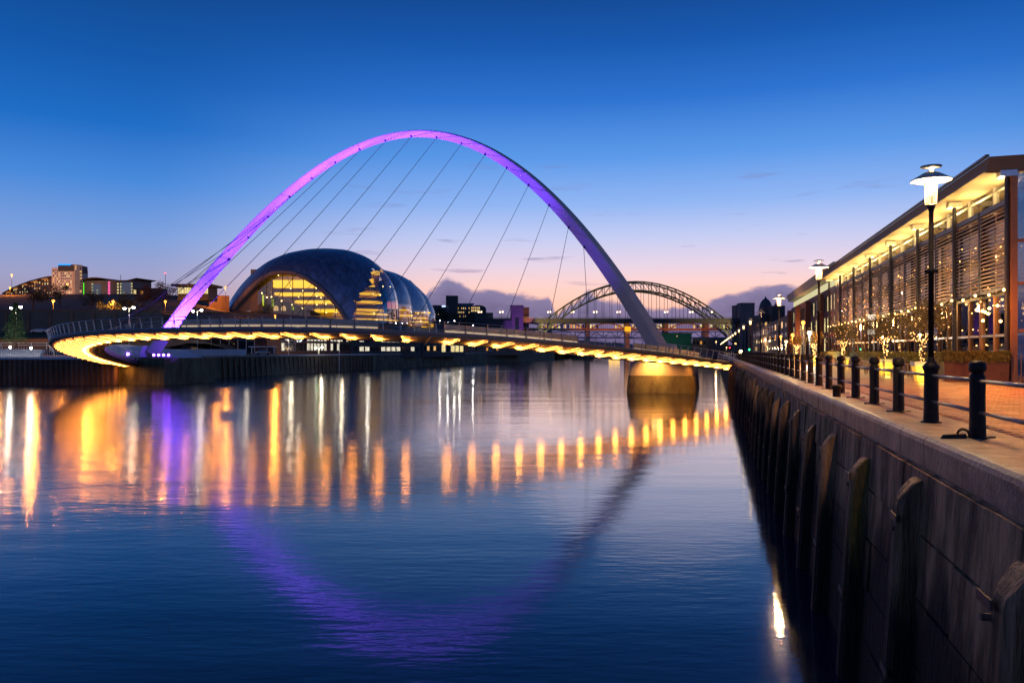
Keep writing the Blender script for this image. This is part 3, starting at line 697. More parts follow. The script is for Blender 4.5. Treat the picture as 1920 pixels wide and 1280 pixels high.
# thick edge round the east opening
rimr = []
for k in range(NV):
    p = G[0][k]; q = G[2][k]; cN = (p-Vector(at(560, 600, 398))).normalized()
    wd = 1.5*(1.9-1.1*k/NV)
    rimr.append([p-cN*wd*.75+Vector((0, -.2, 0)), p+cN*.25+Vector((0, -.5, 0)), q+cN*.25, p-cN*wd*.75+Vector((0, 2.0, 0))])
MB().loft(rimr, True).build('roof_edge', band_m, hall, True)
# rear shells stepping away up river
def shell(name, front, rear, y0, y1, cut, gcut):
    a, b = profile(front, y0), profile(rear, y1); n = 14; rf, gl = MB(), MB(); rows = []
    for i in range(n+1):
        t = i/n; e = math.sin(t*math.pi/2)
        c = at(640, 600, y0+(y1-y0)*t)
        row = [p.lerp(q, e) for p, q in zip(a, b)]
        row = [Vector((r.x, y0+(y1-y0)*(t), r.z)) for r in row]
        rows.append(row)
    for i in range(n):
        for k in range(NV-1):
            c = (rows[i][k]+rows[i+1][k+1])/2; px, py = pxof(c)
            (gl if py > gcut(px) and k > NV*.5 else rf).add([rows[i][k], rows[i][k+1], rows[i+1][k+1], rows[i+1][k]], [(0, 1, 2, 3)])
    rf.build(name, shell_m, hall, True); gl.build('river_glazing', MT['glass_r'], hall, True)
    return rows
shell('roof_shell', [(560, 606), (600, 530), (650, 486), (690, 492), (716, 510), (732, 534), (741, 565), (743, 606)],
      [(580, 606), (640, 520), (690, 500), (722, 507), (745, 516), (760, 533), (769, 556), (773, 580), (774, 608)], 446, 470, None, lambda px: 572)
shell('roof_shell', [(590, 606), (650, 530), (700, 506), (732, 513), (752, 530), (763, 555), (769, 580), (770, 610)],
      [(610, 606), (680, 520), (718, 506), (745, 513), (768, 525), (787, 544), (800, 566), (806, 588), (807, 614)], 474, 505, None, lambda px: 581)
shell('roof_shell', [(650, 606), (700, 530), (740, 518), (768, 530), (784, 550), (794, 572), (800, 592), (801, 616)],
      [(660, 606), (720, 530), (757, 520), (782, 537), (803, 558), (814, 580), (818.5, 600), (818, 616)], 508, 526, None, lambda px: 592)
MB().loft([[Vector(at(px, py, 527)) for px, py in [(660, 606), (720, 530), (757, 521), (782, 538), (802, 559), (813, 581), (817, 600), (817, 616)]], [Vector(at(px, 616, 527)) for px in (660, 720, 757, 782, 802, 813, 817, 817)]]).build('rear_wall', shell_m, hall)
# bright seams between the shells
for prf, y in ((sil, 435.5), ([(745, 516), (760, 533), (769, 556), (773, 580), (774, 608)], 469.5), ([(768, 525), (787, 544), (800, 566), (806, 588), (807, 614)], 504.5)):
    ps = [Vector(at(a, b, y)) for a, b in smoothp(resample(prf, 40))]
    ps = ps[26:] if prf is sil else ps
    MB().tube(ps, .30, 6).build('seam_rib', MT['stain'], hall, True)
# ---- the lit interior: ceilings glow themselves in place of lamplight falling on them
l_int = lamp_mat('hall_ceiling_glow', (1, .52, .02), 1.9); l_int2 = lamp_mat('hall_downlight', (1, .72, .25), 5)
balc = mat('balcony_front', (.34, .24, .12), .5, 0, .2, .4); inwall = mat('hall_wall', (.55, .36, .12), .6, 0, .2, .2)
timber_hall = mat('hall_timber_cladding', (.55, .38, .10), .5, 0, .2, .3)
def span(name, m, x0, x1, y0_, y1_, yA, yB, par=None):      # a floor-wide box seen between rows y0_ and y1_
    a, b = at(x0, y1_, yA), at(x1, y0_, yA)
    return MB().hexa([(a[0], yA, a[2]), (b[0], yA, a[2]), (b[0], yB, a[2]), (a[0], yB, a[2])], [(a[0], yA, b[2]), (b[0], yA, b[2]), (b[0], yB, b[2]), (a[0], yB, b[2])]).build(name, m, par or hall)
span('inner_wall', inwall, 470, 668, 505, 600, 425, 426)
span('glowing_ceiling', l_int, 512, 596, 525, 531, 420, 424.5)
span('glowing_ceiling', l_int, 512, 604, 532, 538.5, 420, 424.5)
for x0, x1, a, b in ((512, 615, 541, 547.5), (520, 628, 556.5, 562), (545, 640, 571.5, 578)):
    span('balcony', balc, x0, x1, a, b, 412, 424)
for x0, x1, a, b in ((515, 614, 548.5, 553), (552, 630, 563.5, 567.5), (588, 646, 580, 584.5)):
    span('glowing_ceiling', l_int, x0, x1, a, b, 416, 424)
random.seed(5)
for px, py in [(593, 540), (594, 555), (594, 571), (611, 570), (626, 571), (568, 545), (545, 541), (522, 516), (602, 558), (560, 557), (640, 586), (630, 586), (612, 586)]:
    MB().ball(at(px, py, 410), .35, 6, 4).build('downlight', l_int2, hall)
# stair falling across the opening, with lamps under it, and the dark green plinth with arched windows below
green_in = mat('plinth_wall', (.10, .11, .04), .7, 0, .3, .2)
st0, st1 = Vector(at(500, 547, 406)), Vector(at(600, 588, 406))
MB().hexa([st0+Vector((0, 0, -.9)), st1+Vector((0, 0, -.9)), st1+Vector((0, 3, -.9)), st0+Vector((0, 3, -.9))], [st0, st1, st1+Vector((0, 3, 0)), st0+Vector((0, 3, 0))]).build('stair_flight', balc, hall)
for k in range(22):
    p = st0.lerp(st1, k/21); MB().bar(p, p+Vector((0, 0, 1.1)), .12).build('stair_baluster', MT['stain'], hall)
MB().bar(st0+Vector((0, 0, 1.1)), st1+Vector((0, 0, 1.1)), .16).build('stair_handrail', MT['stain'], hall)
pl = MB().hexa([at(490, 586, 408), at(600, 592, 408), at(600, 592, 411), at(490, 586, 411)], [at(492, 545, 408), at(600, 589, 408), at(600, 589, 411), at(492, 545, 411)]).build('plinth', green_in, hall)
for px in (517.5, 531.5):
    c = Vector(at(px, 579, 407.6)); r = 1.25
    vs = [c+Vector((-r, 0, -.9)), c+Vector((r, 0, -.9))]+[c+Vector((r*math.cos(a), 0, r*math.sin(a)*1.3)) for a in np.linspace(0, math.pi, 10)]
    m_ = MB(); n = len(vs); m_.add(vs+[v+Vector((0, .3, 0)) for v in vs], [tuple(range(n))]+[(i, (i+1) % n, n+(i+1) % n, n+i) for i in range(n)]); m_.build('arched_window', MT['w_warm'], hall)
for px, py in ((491, 549.5), (509, 556.5), (528, 564), (547.5, 571), (567, 578)):
    MB().ball(at(px, py, 405), .42, 6, 4).build('stair_lamp', l_int2, hall)
glow = lamp_mat('wall_washer', (.75, .85, .05), 1.0)
for px, y0_, y1_ in ((493, 553, 573), (511, 561, 575), (549, 575, 581)):
    span('light_slot', glow, px-1.3, px+1.3, y0_, y1_, 407.2, 407.6)
# pale end wall at the left of the opening
MB().add([at(431, 583, 404), at(494, 583, 404), at(489, 541, 404), at(481, 528, 404), at(470, 536, 404), at(452, 556, 404)], [(0, 1, 2, 3, 4, 5)]).build('end_wall', mat('end_wall_render', (.26, .22, .18), .8, 0, .1, .2), hall)
# front glazing: panes between dark mullions
cols = [483, 500, 511, 530, 549, 569, 589, 609, 629, 648]
for i in range(len(cols)-1):
    def top_at(px): return float(np.interp(px, [p[0] for p in opening], [p[1] for p in opening]))
    x0, x1 = cols[i], cols[i+1]; y0_, y1_ = top_at(x0)+1, top_at(x1)+1
    a, b, c, d = at(x0, 603, 403), at(x1, 603, 403), at(x1, min(602, y1_), 403), at(x0, min(602, y0_), 403)
    MB().quad(a, b, c, d).build('glass_pane', MT['glass'], hall)
    if i: MB().bar(Vector(a)+Vector((0, -.1, 0)), Vector(d)+Vector((0, -.1, 0)), .30).build('mullion', MT['steel_d'], hall)
for a, b in (((511, 510), (505, 556)), ((500, 540), (524, 510)), ((536, 511), (546, 540)), ((546, 571), (570, 548)), ((570, 548), (586, 531)), ((600, 585), (612, 548))):
    MB().bar(at(*a, 404), at(*b, 404), .22).build('brace', MT['steel_d'], hall)
MB().bar(at(490, 524, 402.5), at(511, 511, 402.5), .4).bar(at(507, 511, 402.5), at(511, 527, 402.5), .35).build('canopy_frame', MT['stain'], hall)
# ---- behind the river glazing: lit floors curving away
def curved(name, m, py0, py1, x0, yA, x1, yB, inset=0):
    rw = []
    for t in np.linspace(0, 1, 13):
        e = math.sin(t*math.pi/2); yy = yA+(yB-yA)*t; px = x0+(x1-x0)*e
        sag = 3.0*t*t
        rw.append([Vector(at(px, py0+sag, yy)), Vector(at(px, py1+sag, yy)), Vector(at(px-26, py1+sag, yy)), Vector(at(px-26, py0+sag, yy))])
    return MB().loft(rw, True).build(name, m, hall)
core = MB().hexa([at(655, 606, 428), at(700, 606, 450), at(700, 606, 470), at(655, 606, 470)], [at(672, 515, 428), at(712, 515, 450), at(712, 515, 470), at(672, 515, 470)]).build('inner_core', inwall, hall)
for py0, py1, x0, x1, m in ((507, 513, 699, 722, l_int), (521, 529, 694, 711, l_int), (533, 536, 693, 713, l_int), (537.5, 539, 686, 722, balc), (540, 545, 686, 723, balc), (548, 552, 674, 724, l_int), (558, 563, 674, 726, balc), (563.5, 567, 665, 727, l_int),
                            (571, 578, 666, 729, balc), (579, 581.5, 665, 730, l_int), (586, 589, 672, 738, l_int), (591, 594, 676, 745, balc), (597, 599, 680, 748, l_int)):
    curved('glowing_ceiling' if m is l_int else 'balcony', m, py0, py1, x0-4, 424, x1-10, 448)
red_in = lamp_mat('red_lit_wall', (1, .16, .04), .8)
span('feature_wall', red_in, 726, 741, 566, 578, 446, 447); span('feature_wall', red_in, 753, 763, 570, 579, 474, 475)
for x0, x1, a, b, yy in ((735, 768, 580, 582, 466), (735, 772, 590, 593, 466), (770, 800, 595, 597.5, 500), (765, 803, 602, 606, 500), (778, 806, 585, 587, 502), (790, 812, 607, 613, 520)):
    span('glowing_ceiling', l_int, x0, x1, a, b, yy, yy+3)
span('inner_core', inwall, 728, 768, 560, 606, 469, 470); span('inner_core', inwall, 765, 803, 575, 612, 503, 504)
for px, py, yy in ((732, 537.5, 437), (718, 537, 434), (701, 587, 428), (706, 600, 430), (738, 578, 448), (757, 583, 470), (771, 585, 471), (784, 588, 498), (796, 585, 500), (809, 588, 520), (700, 551, 430), (713, 553, 432)):
    MB().ball(at(px, py, yy), .4, 6, 4).build('downlight', l_int2, hall)
# mullions over the river glazing follow the shell's own surface
for k in range(int(NV*.64), NV-2, 3):
    ps = [G[i][k]+Vector((.02, -.12, .02)) for i in range(NU+1)]
    ps = [p for p in ps if pxof(p)[0] > glass_edge(pxof(p)[1])+1 and pxof(p)[1] > 482]
    if len(ps) > 2: MB().tube(ps, .11, 4).build('mullion', MT['steel_d'], hall)
for i in range(20, NU-8, 3):
    ps = [G[i][k]+Vector((.02, -.1, .02)) for k in range(int(NV*.6), NV)]
    ps = [p for p in ps if pxof(p)[0] > glass_edge(pxof(p)[1])+1 and pxof(p)[1] > 482]
    if len(ps) > 2: MB().tube(ps, .09, 4).build('mullion', MT['steel_d'], hall)
w = MB().box(at(646.5, 580, 405.5), (1.1, .15, 3.6)).build('window', MT['w_warm'], hall)
# terrace plinth the hall stands on
MB().loft([[at(px, py, y) for px, py, y in ((425, 580, 396), (520, 588, 396), (660, 600, 398), (760, 612, 440), (822, 618, 500))], [at(px, py, y) for px, py, y in ((425, 606, 394), (520, 612, 394), (660, 622, 396), (760, 632, 438), (822, 634, 498))]]).build('terrace', MT['dark'], hall)
# ================================================================== BRIDGES UP RIVER
tb = thing('steel_arch_bridge', 'green steel arch bridge with two stone towers at each end, far behind the footbridge', 'bridge', (95, 600, 0))
TY = 600.0
cx = (1192-960)/F*TY
def bz(py): return EYE+(HY-py)/F*TY
zt, zl, zd = bz(528), bz(544.5), bz(597)
def tcurve(x, zc_, half, zb): return zb+(zc_-zb)*(1-(x/half)**2)
NP = 26; half = 78.5
for dy in (0, 13):
    yy = TY+dy; top, low = [], []
    for i in range(NP+1):
        x = -half+2*half*i/NP
        a = tcurve(x, zl, half, bz(645)); 
        xt = x*.985; b_ = tcurve(xt, zt, half, bz(628))+2.2*abs(x/half)**3
        top.append(Vector((cx+xt, yy, b_))); low.append(Vector((cx+x, yy, a)))
    MB().tube(top, .62, 6).tube(low, .70, 6).build('arch_rib', MT['tyne'], tb)
    for i in range(NP+1):
        MB().bar(low[i], top[i], .5).build('arch_web', MT['tyne'], tb)
        if i < NP: MB().bar(low[i] if i < NP/2 else low[i+1], top[i+1] if i < NP/2 else top[i], .38).build('arch_web', MT['tyne'], tb)
    for i in range(1, NP):
        if low[i].z > zd+1: MB().bar(low[i], (low[i].x, yy, zd), .28).build('hanger', MT['steel_d'], tb)
for i in range(0, NP+1):
    x = -half+2*half*i/NP; a = tcurve(x, zl, half, bz(645))
    MB().bar((cx+x, TY, a), (cx+x, TY+13, a), .5).build('cross_girder', MT['tyne'], tb)
MB().box((cx-20, TY+6.5, zd-1.6), (190, 8, 1.6)).build('road_deck', MT['dark'], tb)
MB().box((cx-20, TY-1.4, zd+.8), (190, .08, .12)).box((cx-20, TY-1.4, zd+.35), (190, .05, .06)).build('parapet_rail', MT['tyne'], tb)
for i in range(90): pass
tower_m = mat('granite_tower', (.17, .13, .12), .8, 0, .25, .12, .2, 1)
for px0, px1, py, yy, nm in ((957, 981.5, 572, 592, 0), (981.5, 992, 576, 612, 1), (1389, 1415, 567.5, 596, 2), (1379, 1389, 572, 612, 3)):
    a = at(px0, py, yy); b_ = at(px1, py, yy)
    t_ = MB().box(((a[0]+b_[0])/2, yy+5, (a[2]-2)/2), ((b_[0]-a[0])/2, 5, (a[2]+2)/2)).build('tower', tower_m, tb)
    MB().box(((a[0]+b_[0])/2, yy+5, a[2]-.6), ((b_[0]-a[0])/2+.25, 5.25, .35)).build('cornice', tower_m, t_)
    w_ = (b_[0]-a[0])
    MB().box(((a[0]+b_[0])/2, yy-.03, a[2]*.5), (w_*.14, .1, a[2]*.28)).build('recess_panel', MT['winoff'], t_)  # dark panel laid on the face for the shade of a recess
spot('tower_spot', at(966, 650, 560), at(968, 605, 592), 60000, (.4, .12, 1), 40)
spot('arch_spot', at(985, 650, 575), at(1060, 585, 600), 140000, (1, .72, .28), 60); spot('arch_spot', at(1400, 655, 580), at(1330, 600, 600), 90000, (1, .72, .28), 55)
spot('tower_spot', at(990, 598, 590), at(987, 588, 612), 9000, SOD, 70)
# small lamp standard proto: used for the road over the arch bridge
def lampstd(name, hgt, label, lm, heads=((-.8, 0), (.8, 0)), r=.3, post=MT['steel_d'], group=None, pr=.11):
    t = thing(name, label, 'street lamp', (0, 0, 0), group)
    MB().tube([(0, 0, 0), (0, 0, hgt)], [pr, pr*.6], 8).build('pole', post, t)
    for hx, hz in heads:
        if hx: MB().bar((0, 0, hgt-.05), (hx, 0, hgt+hz), .09).build('arm', post, t)
        hd = MB().lathe((hx, 0, hgt+hz+.1), [(r*1.2, 0), (r*1.25, .08), (r*.5, .22)], 10).build('lamp_head', post, t)
        MB().ball((hx, 0, hgt+hz-.02), r, 8, 5).build('lamp_globe', lm, hd)
    return t
bl = lampstd('bridge_lamp', 5.0, 'x', MT['l_bridge'], ((-1.0, 0), (1.0, .15)), .55, group='lamps along the steel arch bridge')
bl_px = [(900, 'first lamp standard on the far left of the road to the arch bridge'), (940, 'second lamp standard on the road, left of the purple stone tower'), (1030, 'lamp standard where the green arch rises through its road, left end'), (1073, 'lamp standard under the left shoulder of the green arch'),
         (1116, 'lamp standard under the green arch, left of its crown'), (1160, 'lamp standard under the green arch crown beside the leg of the white arch'), (1249, 'lamp standard under the green arch, right of the white arch leg'), (1296, 'lamp standard under the right shoulder of the green arch'), (1337, 'lamp standard right of the green arch, before the right stone tower')]
for i, (px, lb) in enumerate(bl_px):
    x = (px-960)/F*(TY+2)
    place(bl, (x, TY+2, zd), 0, lb, 'lamps along the steel arch bridge', i == 0)
# ---- double deck rail bridge behind
hb = thing('rail_bridge', 'long low bridge with shallow warm lit arches and stone piers behind the green arch', 'bridge', (150, 900, 0))
HYY = 900.0
def hz(py): return EYE+(HY-py)/F*HYY
def hx(px): return (px-960)/F*HYY
MB().box((hx(1190), HYY, (hz(601)+hz(606))/2), (hx(1500)-hx(1190), 6, (hz(601)-hz(606))/2)).build('rail_deck', MT['rust'], hb)
MB().box((hx(1190), HYY-1, (hz(616)+hz(619.5))/2), (hx(1500)-hx(1190), 7, (hz(616)-hz(619.5))/2)).build('road_deck', mat('lit_brown_deck', (.25, .11, .06), .6, 0, .2, .1), hb)
piers = [960, 1030, 1101, 1175, 1247, 1322, 1396]
for px in piers[1:-1]:
    MB().box((hx(px), HYY-1, hz(600)/2), (2.4, 6.8, hz(600)/2)).build('bridge_pier', MT['stone'], hb)
for i in range(len(piers)-1):
    x0, x1 = hx(piers[i])+2.4, hx(piers[i+1])-2.4; pts = []
    for k in range(17):
        t = k/16; pts.append((x0+(x1-x0)*t, HYY-7, hz(618)+(hz(606.5)-hz(618))*4*t*(1-t)))
    MB().tube(pts, .75, 6).build('arch_rib', mat('arch_brown', (.25, .12, .07), .6, 0, .2, .1) if i == 0 else bpy.data.materials['arch_brown'], hb)
    for k in range(1, 16):
        MB().bar((pts[k][0], HYY-6.6, hz(618)), (pts[k][0], HYY-6.6, hz(604)), .32).build('hanger', MT['rust'], hb)
    n = 11
    for k in range(n):
        t = (k+.5)/n
        if abs(t-.5) < .22 and i % 2 == 0: continue
        MB().box((x0+(x1-x0)*t, HYY+3, hz(611.5)), ((x1-x0)/n*.32, .3, (hz(608)-hz(615))/2)).build('lit_opening', random.choice([MT['w_org'], MT['w_warm'], MT['w_yel'], MT['winoff']]), hb)
MB().box((hx(1175), HYY-8.4, hz(618)), (3.4, .5, 3.4)).build('sign_panel', lamp_mat('amber_panel', (1, .42, .02), 1.3), hb)
spot('rail_bridge_spot', (hx(1140), HYY-60, 14), (hx(1140), HYY, 30), 90000, SOD, 90)
spot('rail_bridge_spot', (hx(1280), HYY-60, 14), (hx(1280), HYY, 30), 90000, SOD, 90)
# ---- truss bridge lower down
mb_ = thing('truss_bridge', 'blue grey lattice truss bridge low under the arches of the rail bridge', 'bridge', (140, 820, 0))
VY = 820.0
def vz(py): return EYE+(HY-py)/F*VY
def vx(px): return (px-960)/F*VY
xs = np.linspace(vx(1000), vx(1420), 33)
MB().bar((xs[0], VY, vz(622)), (xs[-1], VY, vz(622)), .8).bar((xs[0], VY, vz(633)), (xs[-1], VY, vz(633)), 1.2).build('chord', mat('truss_paint', (.12, .15, .22), .5, 0, .2, .2), mb_)
for i in range(32):
    MB().bar((xs[i], VY, vz(633)), (xs[i+1], VY, vz(622)) if i % 2 == 0 else (xs[i+1], VY, vz(633)), .6).bar((xs[i], VY, vz(622)), (xs[i+1], VY, vz(633)) if i % 2 else (xs[i], VY, vz(633)), .6).build('truss_web', bpy.data.materials['truss_paint'], mb_)
for px in (1100, 1235): MB().box((vx(px), VY, vz(633)/2), (2.5, 4, vz(633)/2)).build('bridge_pier', MT['stone'], mb_)
# ---- swing bridge near the water
sb = thing('swing_bridge', 'low dark road bridge on timber staging close to the water, under the footbridge deck', 'bridge', (80, 720, 0))
def sz(py): return EYE+(HY-py)/F*720
def sx_(px): return (px-960)/F*720
MB().box((sx_(1180), 720, 8.5), (sx_(1370)-sx_(1180), 5, .8)).build('road_deck', MT['dark'], sb)
for px in (1044, 1082, 1102, 1200, 1290): MB().box((sx_(px), 720, 3.5), (4.5 if px != 1044 else 7, 6, 4.2)).build('bridge_pier', MT['conc_d'], sb)
for k in range(9): MB().box((sx_(1141+2.3*k), 714.9, 5.0), (.35, .1, 1.1)).build('pier_light', lamp_mat('amber_strip', (1, .55, .08), 6) if k == 0 else bpy.data.materials['amber_strip'], sb)
# ================================================================== BUILDINGS
class Bld:
    """A building with a front from A to B (left to right as seen from the river)."""
    def __init__(s, name, label, A, B, depth, z0, z1, wall, cat='building', parent=None):
        s.A, s.B = Vector((A[0], A[1])), Vector((B[0], B[1])); s.U = (s.B-s.A); s.len = s.U.length; s.U.normalize()
        s.N = Vector((s.U.y, -s.U.x))                       # towards the viewer
        s.z0, s.z1, s.depth = z0, z1, depth
        s.t = parent or thing(name, label, cat, (s.A.x, s.A.y, z0))
        a, b = s.A, s.B; c, d = b-s.N*depth, a-s.N*depth
        s.wall = MB().prism([a, b, c, d], z0-2, z1).build('wall', wall, s.t)
    def p(s, u, z, o=0.0):
        q = s.A+s.U*u+s.N*o; return (q.x, q.y, z)
    def rect(s, name, m, u0, u1, z0, z1, o0=-.05, o1=.05, par=None):
        return MB().hexa([s.p(u0, z0, o1), s.p(u1, z0, o1), s.p(u1, z0, o0), s.p(u0, z0, o0)], [s.p(u0, z1, o1), s.p(u1, z1, o1), s.p(u1, z1, o0), s.p(u0, z1, o0)]).build(name, m, par or s.t)
    def window(s, m, u0, u1, z0, z1, frame=None, mull=0, sill=None):
        w = s.rect('window', m, u0, u1, z0, z1, -.1, .03)
        if frame:
            t = min(.12, (u1-u0)*.1); b = MB()
            for (a0, a1, c0, c1) in ((u0-t, u0, z0-t, z1+t), (u1, u1+t, z0-t, z1+t), (u0, u1, z1, z1+t), (u0, u1, z0-t, z0)):
                b.hexa([s.p(a0, c0, .1), s.p(a1, c0, .1), s.p(a1, c0, -.05), s.p(a0, c0, -.05)], [s.p(a0, c1, .1), s.p(a1, c1, .1), s.p(a1, c1, -.05), s.p(a0, c1, -.05)])
            for k in range(mull):
                uu = u0+(u1-u0)*(k+1)/(mull+1); b.bar(s.p(uu, z0, .06), s.p(uu, z1, .06), t*.6)
            b.build('frame', frame, w)
        return w
    def grid(s, nu, nv, u0, u1, z0, z1, wf, hf, pick, frame=None, mull=0):
        du, dz = (u1-u0)/nu, (z1-z0)/nv
        for j in range(nv):
            for i in range(nu):
                m = pick(i, j)
                if m is None: continue
                cu, cz = u0+du*(i+.5), z0+dz*(j+.5)
                s.window(m, cu-du*wf/2, cu+du*wf/2, cz-dz*hf/2, cz+dz*hf/2, frame, mull)
def xy(px, y): return ((px-960)/F*y, y)
def zz(py, y): return EYE+(HY-py)/F*y
random.seed(21)
def lit(p, ms=('w_warm', 'w_yel', 'w_white'), off='winoff'):
    return lambda i, j: MT[random.choice(ms)] if random.random() < p else (MT[off] if off else None)
# ---- hotel on the hill: tower and two curved wings
HYD = 446
ht = Bld('hotel', 'hotel tower with blue lit roof sign and long curved wings on the hill, far left', xy(97, HYD), xy(140, HYD), 14, zz(552, HYD), zz(502, HYD), MT['cream'], 'hotel')
ht.grid(11, 9, .4, ht.len-.4, ht.z0+.5, ht.z1-.8, .45, .5, lit(.38, ('w_warm', 'w_yel')))
b2 = Bld('x', '', xy(109, HYD-.6), xy(141, HYD-.6), 13, zz(502, HYD), zz(496, HYD), MT['dark'], parent=ht.t)
b2.rect('roof_sign', lamp_mat('blue_sign', (.02, .30, 1), 1.6), .2, 7.2, zz(497.5, HYD), zz(495, HYD), .1, .5)
side = Bld('x', '', xy(140.5, HYD-1), xy(154.5, HYD+3), 10, zz(552, HYD), zz(496, HYD), mat('hotel_side', (.45, .34, .28), .8, 0, .12, .2), parent=ht.t)
side.grid(1, 8, 2.6, 4.4, side.z0+1, side.z1-1, .6, .4, lit(.6, ('w_warm',)))
side.rect('stair_window', MT['w_warm'], .3, .8, side.z1-3, side.z1-.4)
lw = [(10, 541), (24, 533), (40, 527), (58, 521), (77, 517), (97, 514)]
for (xa, ya), (xb, yb) in zip(lw[:-1], lw[1:]):
    da, db = HYD+30-xa*.25, HYD+30-xb*.25
    w_ = Bld('x', '', xy(xa, da), xy(xb, db), 12, zz(552, HYD), zz((ya+yb)/2+3, HYD), MT['brickb'], parent=ht.t)
    n = max(1, round((552-(ya+yb)/2-5)/6)); w_.grid(4, n, .2, w_.len-.2, w_.z0+.4, w_.z1-.6, .4, .5, lit(.55, ('w_warm', 'w_org', 'w_yel')))
    MB().hexa([w_.p(-.4, zz(ya+4.5, HYD), 1.8), w_.p(w_.len+.4, zz(yb+4.5, HYD), 1.8), w_.p(w_.len+.4, zz(yb+4.5, HYD), -12), w_.p(-.4, zz(ya+4.5, HYD), -12)],
              [w_.p(-.4, zz(ya+2, HYD), 1.8), w_.p(w_.len+.4, zz(yb+2, HYD), 1.8), w_.p(w_.len+.4, zz(yb+2, HYD), -12), w_.p(-.4, zz(ya+2, HYD), -12)]).build('roof', MT['rust'], ht.t)
    w_.rect('eaves_light', MT['w_org'], w_.len*.2, w_.len*.8, w_.z1-.9, w_.z1-.5, 1.0, 1.2)
hw = Bld('hotel_wing', 'low curved glass fronted hotel wing with a pink light column right of the hotel tower', xy(156, 452), xy(250, 446), 16, zz(553, 450), zz(526, 450), mat('wing_cladding', (.12, .11, .10), .6, 0, .2, .2), 'building')
hw.rect('light_column', lamp_mat('green_strip', (.15, 1, .05), 1.2), .1, .6, hw.z0+.5, hw.z1-1)
for k in range(5): hw.rect('light_column', bpy.data.materials.get('pink_strip') or lamp_mat('pink_strip', (1, .12, .4), 1.3), hw.len*.50, hw.len*.54, hw.z0+.4+k*1.5, hw.z0+1.5+k*1.5)
for u0 in (.17, .27, .68, .74, .79, .95):
    for j in range(4):
        if random.random() < .75: hw.window(MT['w_yel'], hw.len*u0, hw.len*(u0+.03), hw.z0+.6+j*1.7, hw.z0+1.5+j*1.7)
hw.rect('glass_screen', MT['glass_g'], hw.len*.18, hw.len*.36, hw.z0+.3, hw.z1-2, .2, .3); hw.rect('glass_screen', MT['glass_g'], hw.len*.76, hw.len*.97, hw.z0+.3, hw.z1-1.2, .2, .3)
rw = [[hw.p(hw.len*t, hw.z1+(.6+1.2*math.sin(t*6)), 2), hw.p(hw.len*t, hw.z1+(.6+1.2*math.sin(t*6)), -16), hw.p(hw.len*t, hw.z1-.3+(.6+1.2*math.sin(t*6)), -16), hw.p(hw.len*t, hw.z1-.3+(.6+1.2*math.sin(t*6)), 2)] for t in np.linspace(-.02, 1.1, 15)]
MB().loft(rw, True).build('roof', MT['rust'], hw.t)
lowb = Bld('low_building', 'long low dark building with one yellow lit end on the hill right of the hotel', xy(250, 446), xy(297, 446), 12, zz(553, 446), zz(540, 446), MT['dark'])
lowb.window(MT['w_yel'], .2, 1.6, lowb.z0+.6, lowb.z0+3); lowb.window(MT['w_org'], 4, 5.5, lowb.z0+.6, lowb.z0+2.4)
spot('hotel_spot', at(85, 556, 405), at(125, 520, HYD), 60000, (1, .6, .35), 80, .9)
spot('hotel_spot', at(210, 556, 415), at(205, 535, 450), 30000, (1, .6, .35), 90, .9)
# ---- flat roofed glass pavilion behind the arch leg
pv = Bld('pavilion', 'flat roofed lit glass pavilion on the hill behind the left arch leg', xy(333, 300), xy(391, 300), 9, zz(553, 300), zz(537, 300), MT['dark'], 'pavilion')
for u0, u1 in ((.1, 2.4), (2.6, 5.2), (8.4, 9.6), (10, 11.6)): pv.window(MT['w_yel'], u0, u1, pv.z0+.5, pv.z1-.4, MT['steel_d'], 2)
rf = MB().hexa([pv.p(-1.6, pv.z1, 2), pv.p(pv.len+1.6, pv.z1, 2), pv.p(pv.len+1.6, pv.z1, -10), pv.p(-1.6, pv.z1, -10)], [pv.p(-1.8, pv.z1+.8, 2.2), pv.p(pv.len+1.8, pv.z1+.8, 2.2), pv.p(pv.len+1.8, pv.z1+.8, -10), pv.p(-1.8, pv.z1+.8, -10)]).build('roof', MT['dark'], pv.t)
up = Bld('upper_house', 'small low house in orange lamp light at the left foot of the curved hall roof', xy(392, 380), xy(430, 385), 10, zz(580, 380), zz(553, 380), MT['brickb'])
# ---- brick retaining wall and upper road on the left
rt = Bld('retaining_wall', 'long dark brown retaining wall below the orange lit road, far left', (-190, 216.2), (-96, 216.2), 1.2, 12, 18.4, MT['brickb'], 'retaining wall')
rt.rect('parapet', MT['brickb'], 0, rt.len, 18.4, 19.2, -.6, .02)
for u0 in np.arange(3, 92, 6.0): rt.rect('buttress', MT['brickb'], u0, u0+.9, 11, 18.2, 0, .35)
# ---- quayside offices under the deck
of = Bld('brick_office', 'two storey red brick office with lit windows seen under the middle of the footbridge', xy(500, 262), xy(655, 300), 14, 7, zz(623, 285), MT['brickd'], 'office')
lw_ = of.len
for j, (z0, z1) in enumerate(((zz(660, 280)+.6, zz(660, 280)+3.1), (zz(640, 280)+.2, zz(640, 280)+2.6))):
    for k in range(20):
        u0 = lw_*(.16+.042*k); on = (7 <= k <= 12) or (15 <= k <= 17 and j == 1) or random.random() < .35
        if k in (13,): continue
        of.window(MT['w_white'] if on else MT['winoff'], u0, u0+lw_*.030, z0, z1, MT['concw'] if k < 4 else MT['steel_d'], 1)
MB().hexa([of.p(-.5, of.z1, .5), of.p(lw_+.5, of.z1, .5), of.p(lw_+.5, of.z1, -14.5), of.p(-.5, of.z1, -14.5)], [of.p(-.5, of.z1+.5, .5), of.p(lw_+.5, of.z1+.5, .5), of.p(lw_+.5, of.z1+.5, -14.5), of.p(-.5, of.z1+.5, -14.5)]).build('roof', MT['roofd'], of.t)
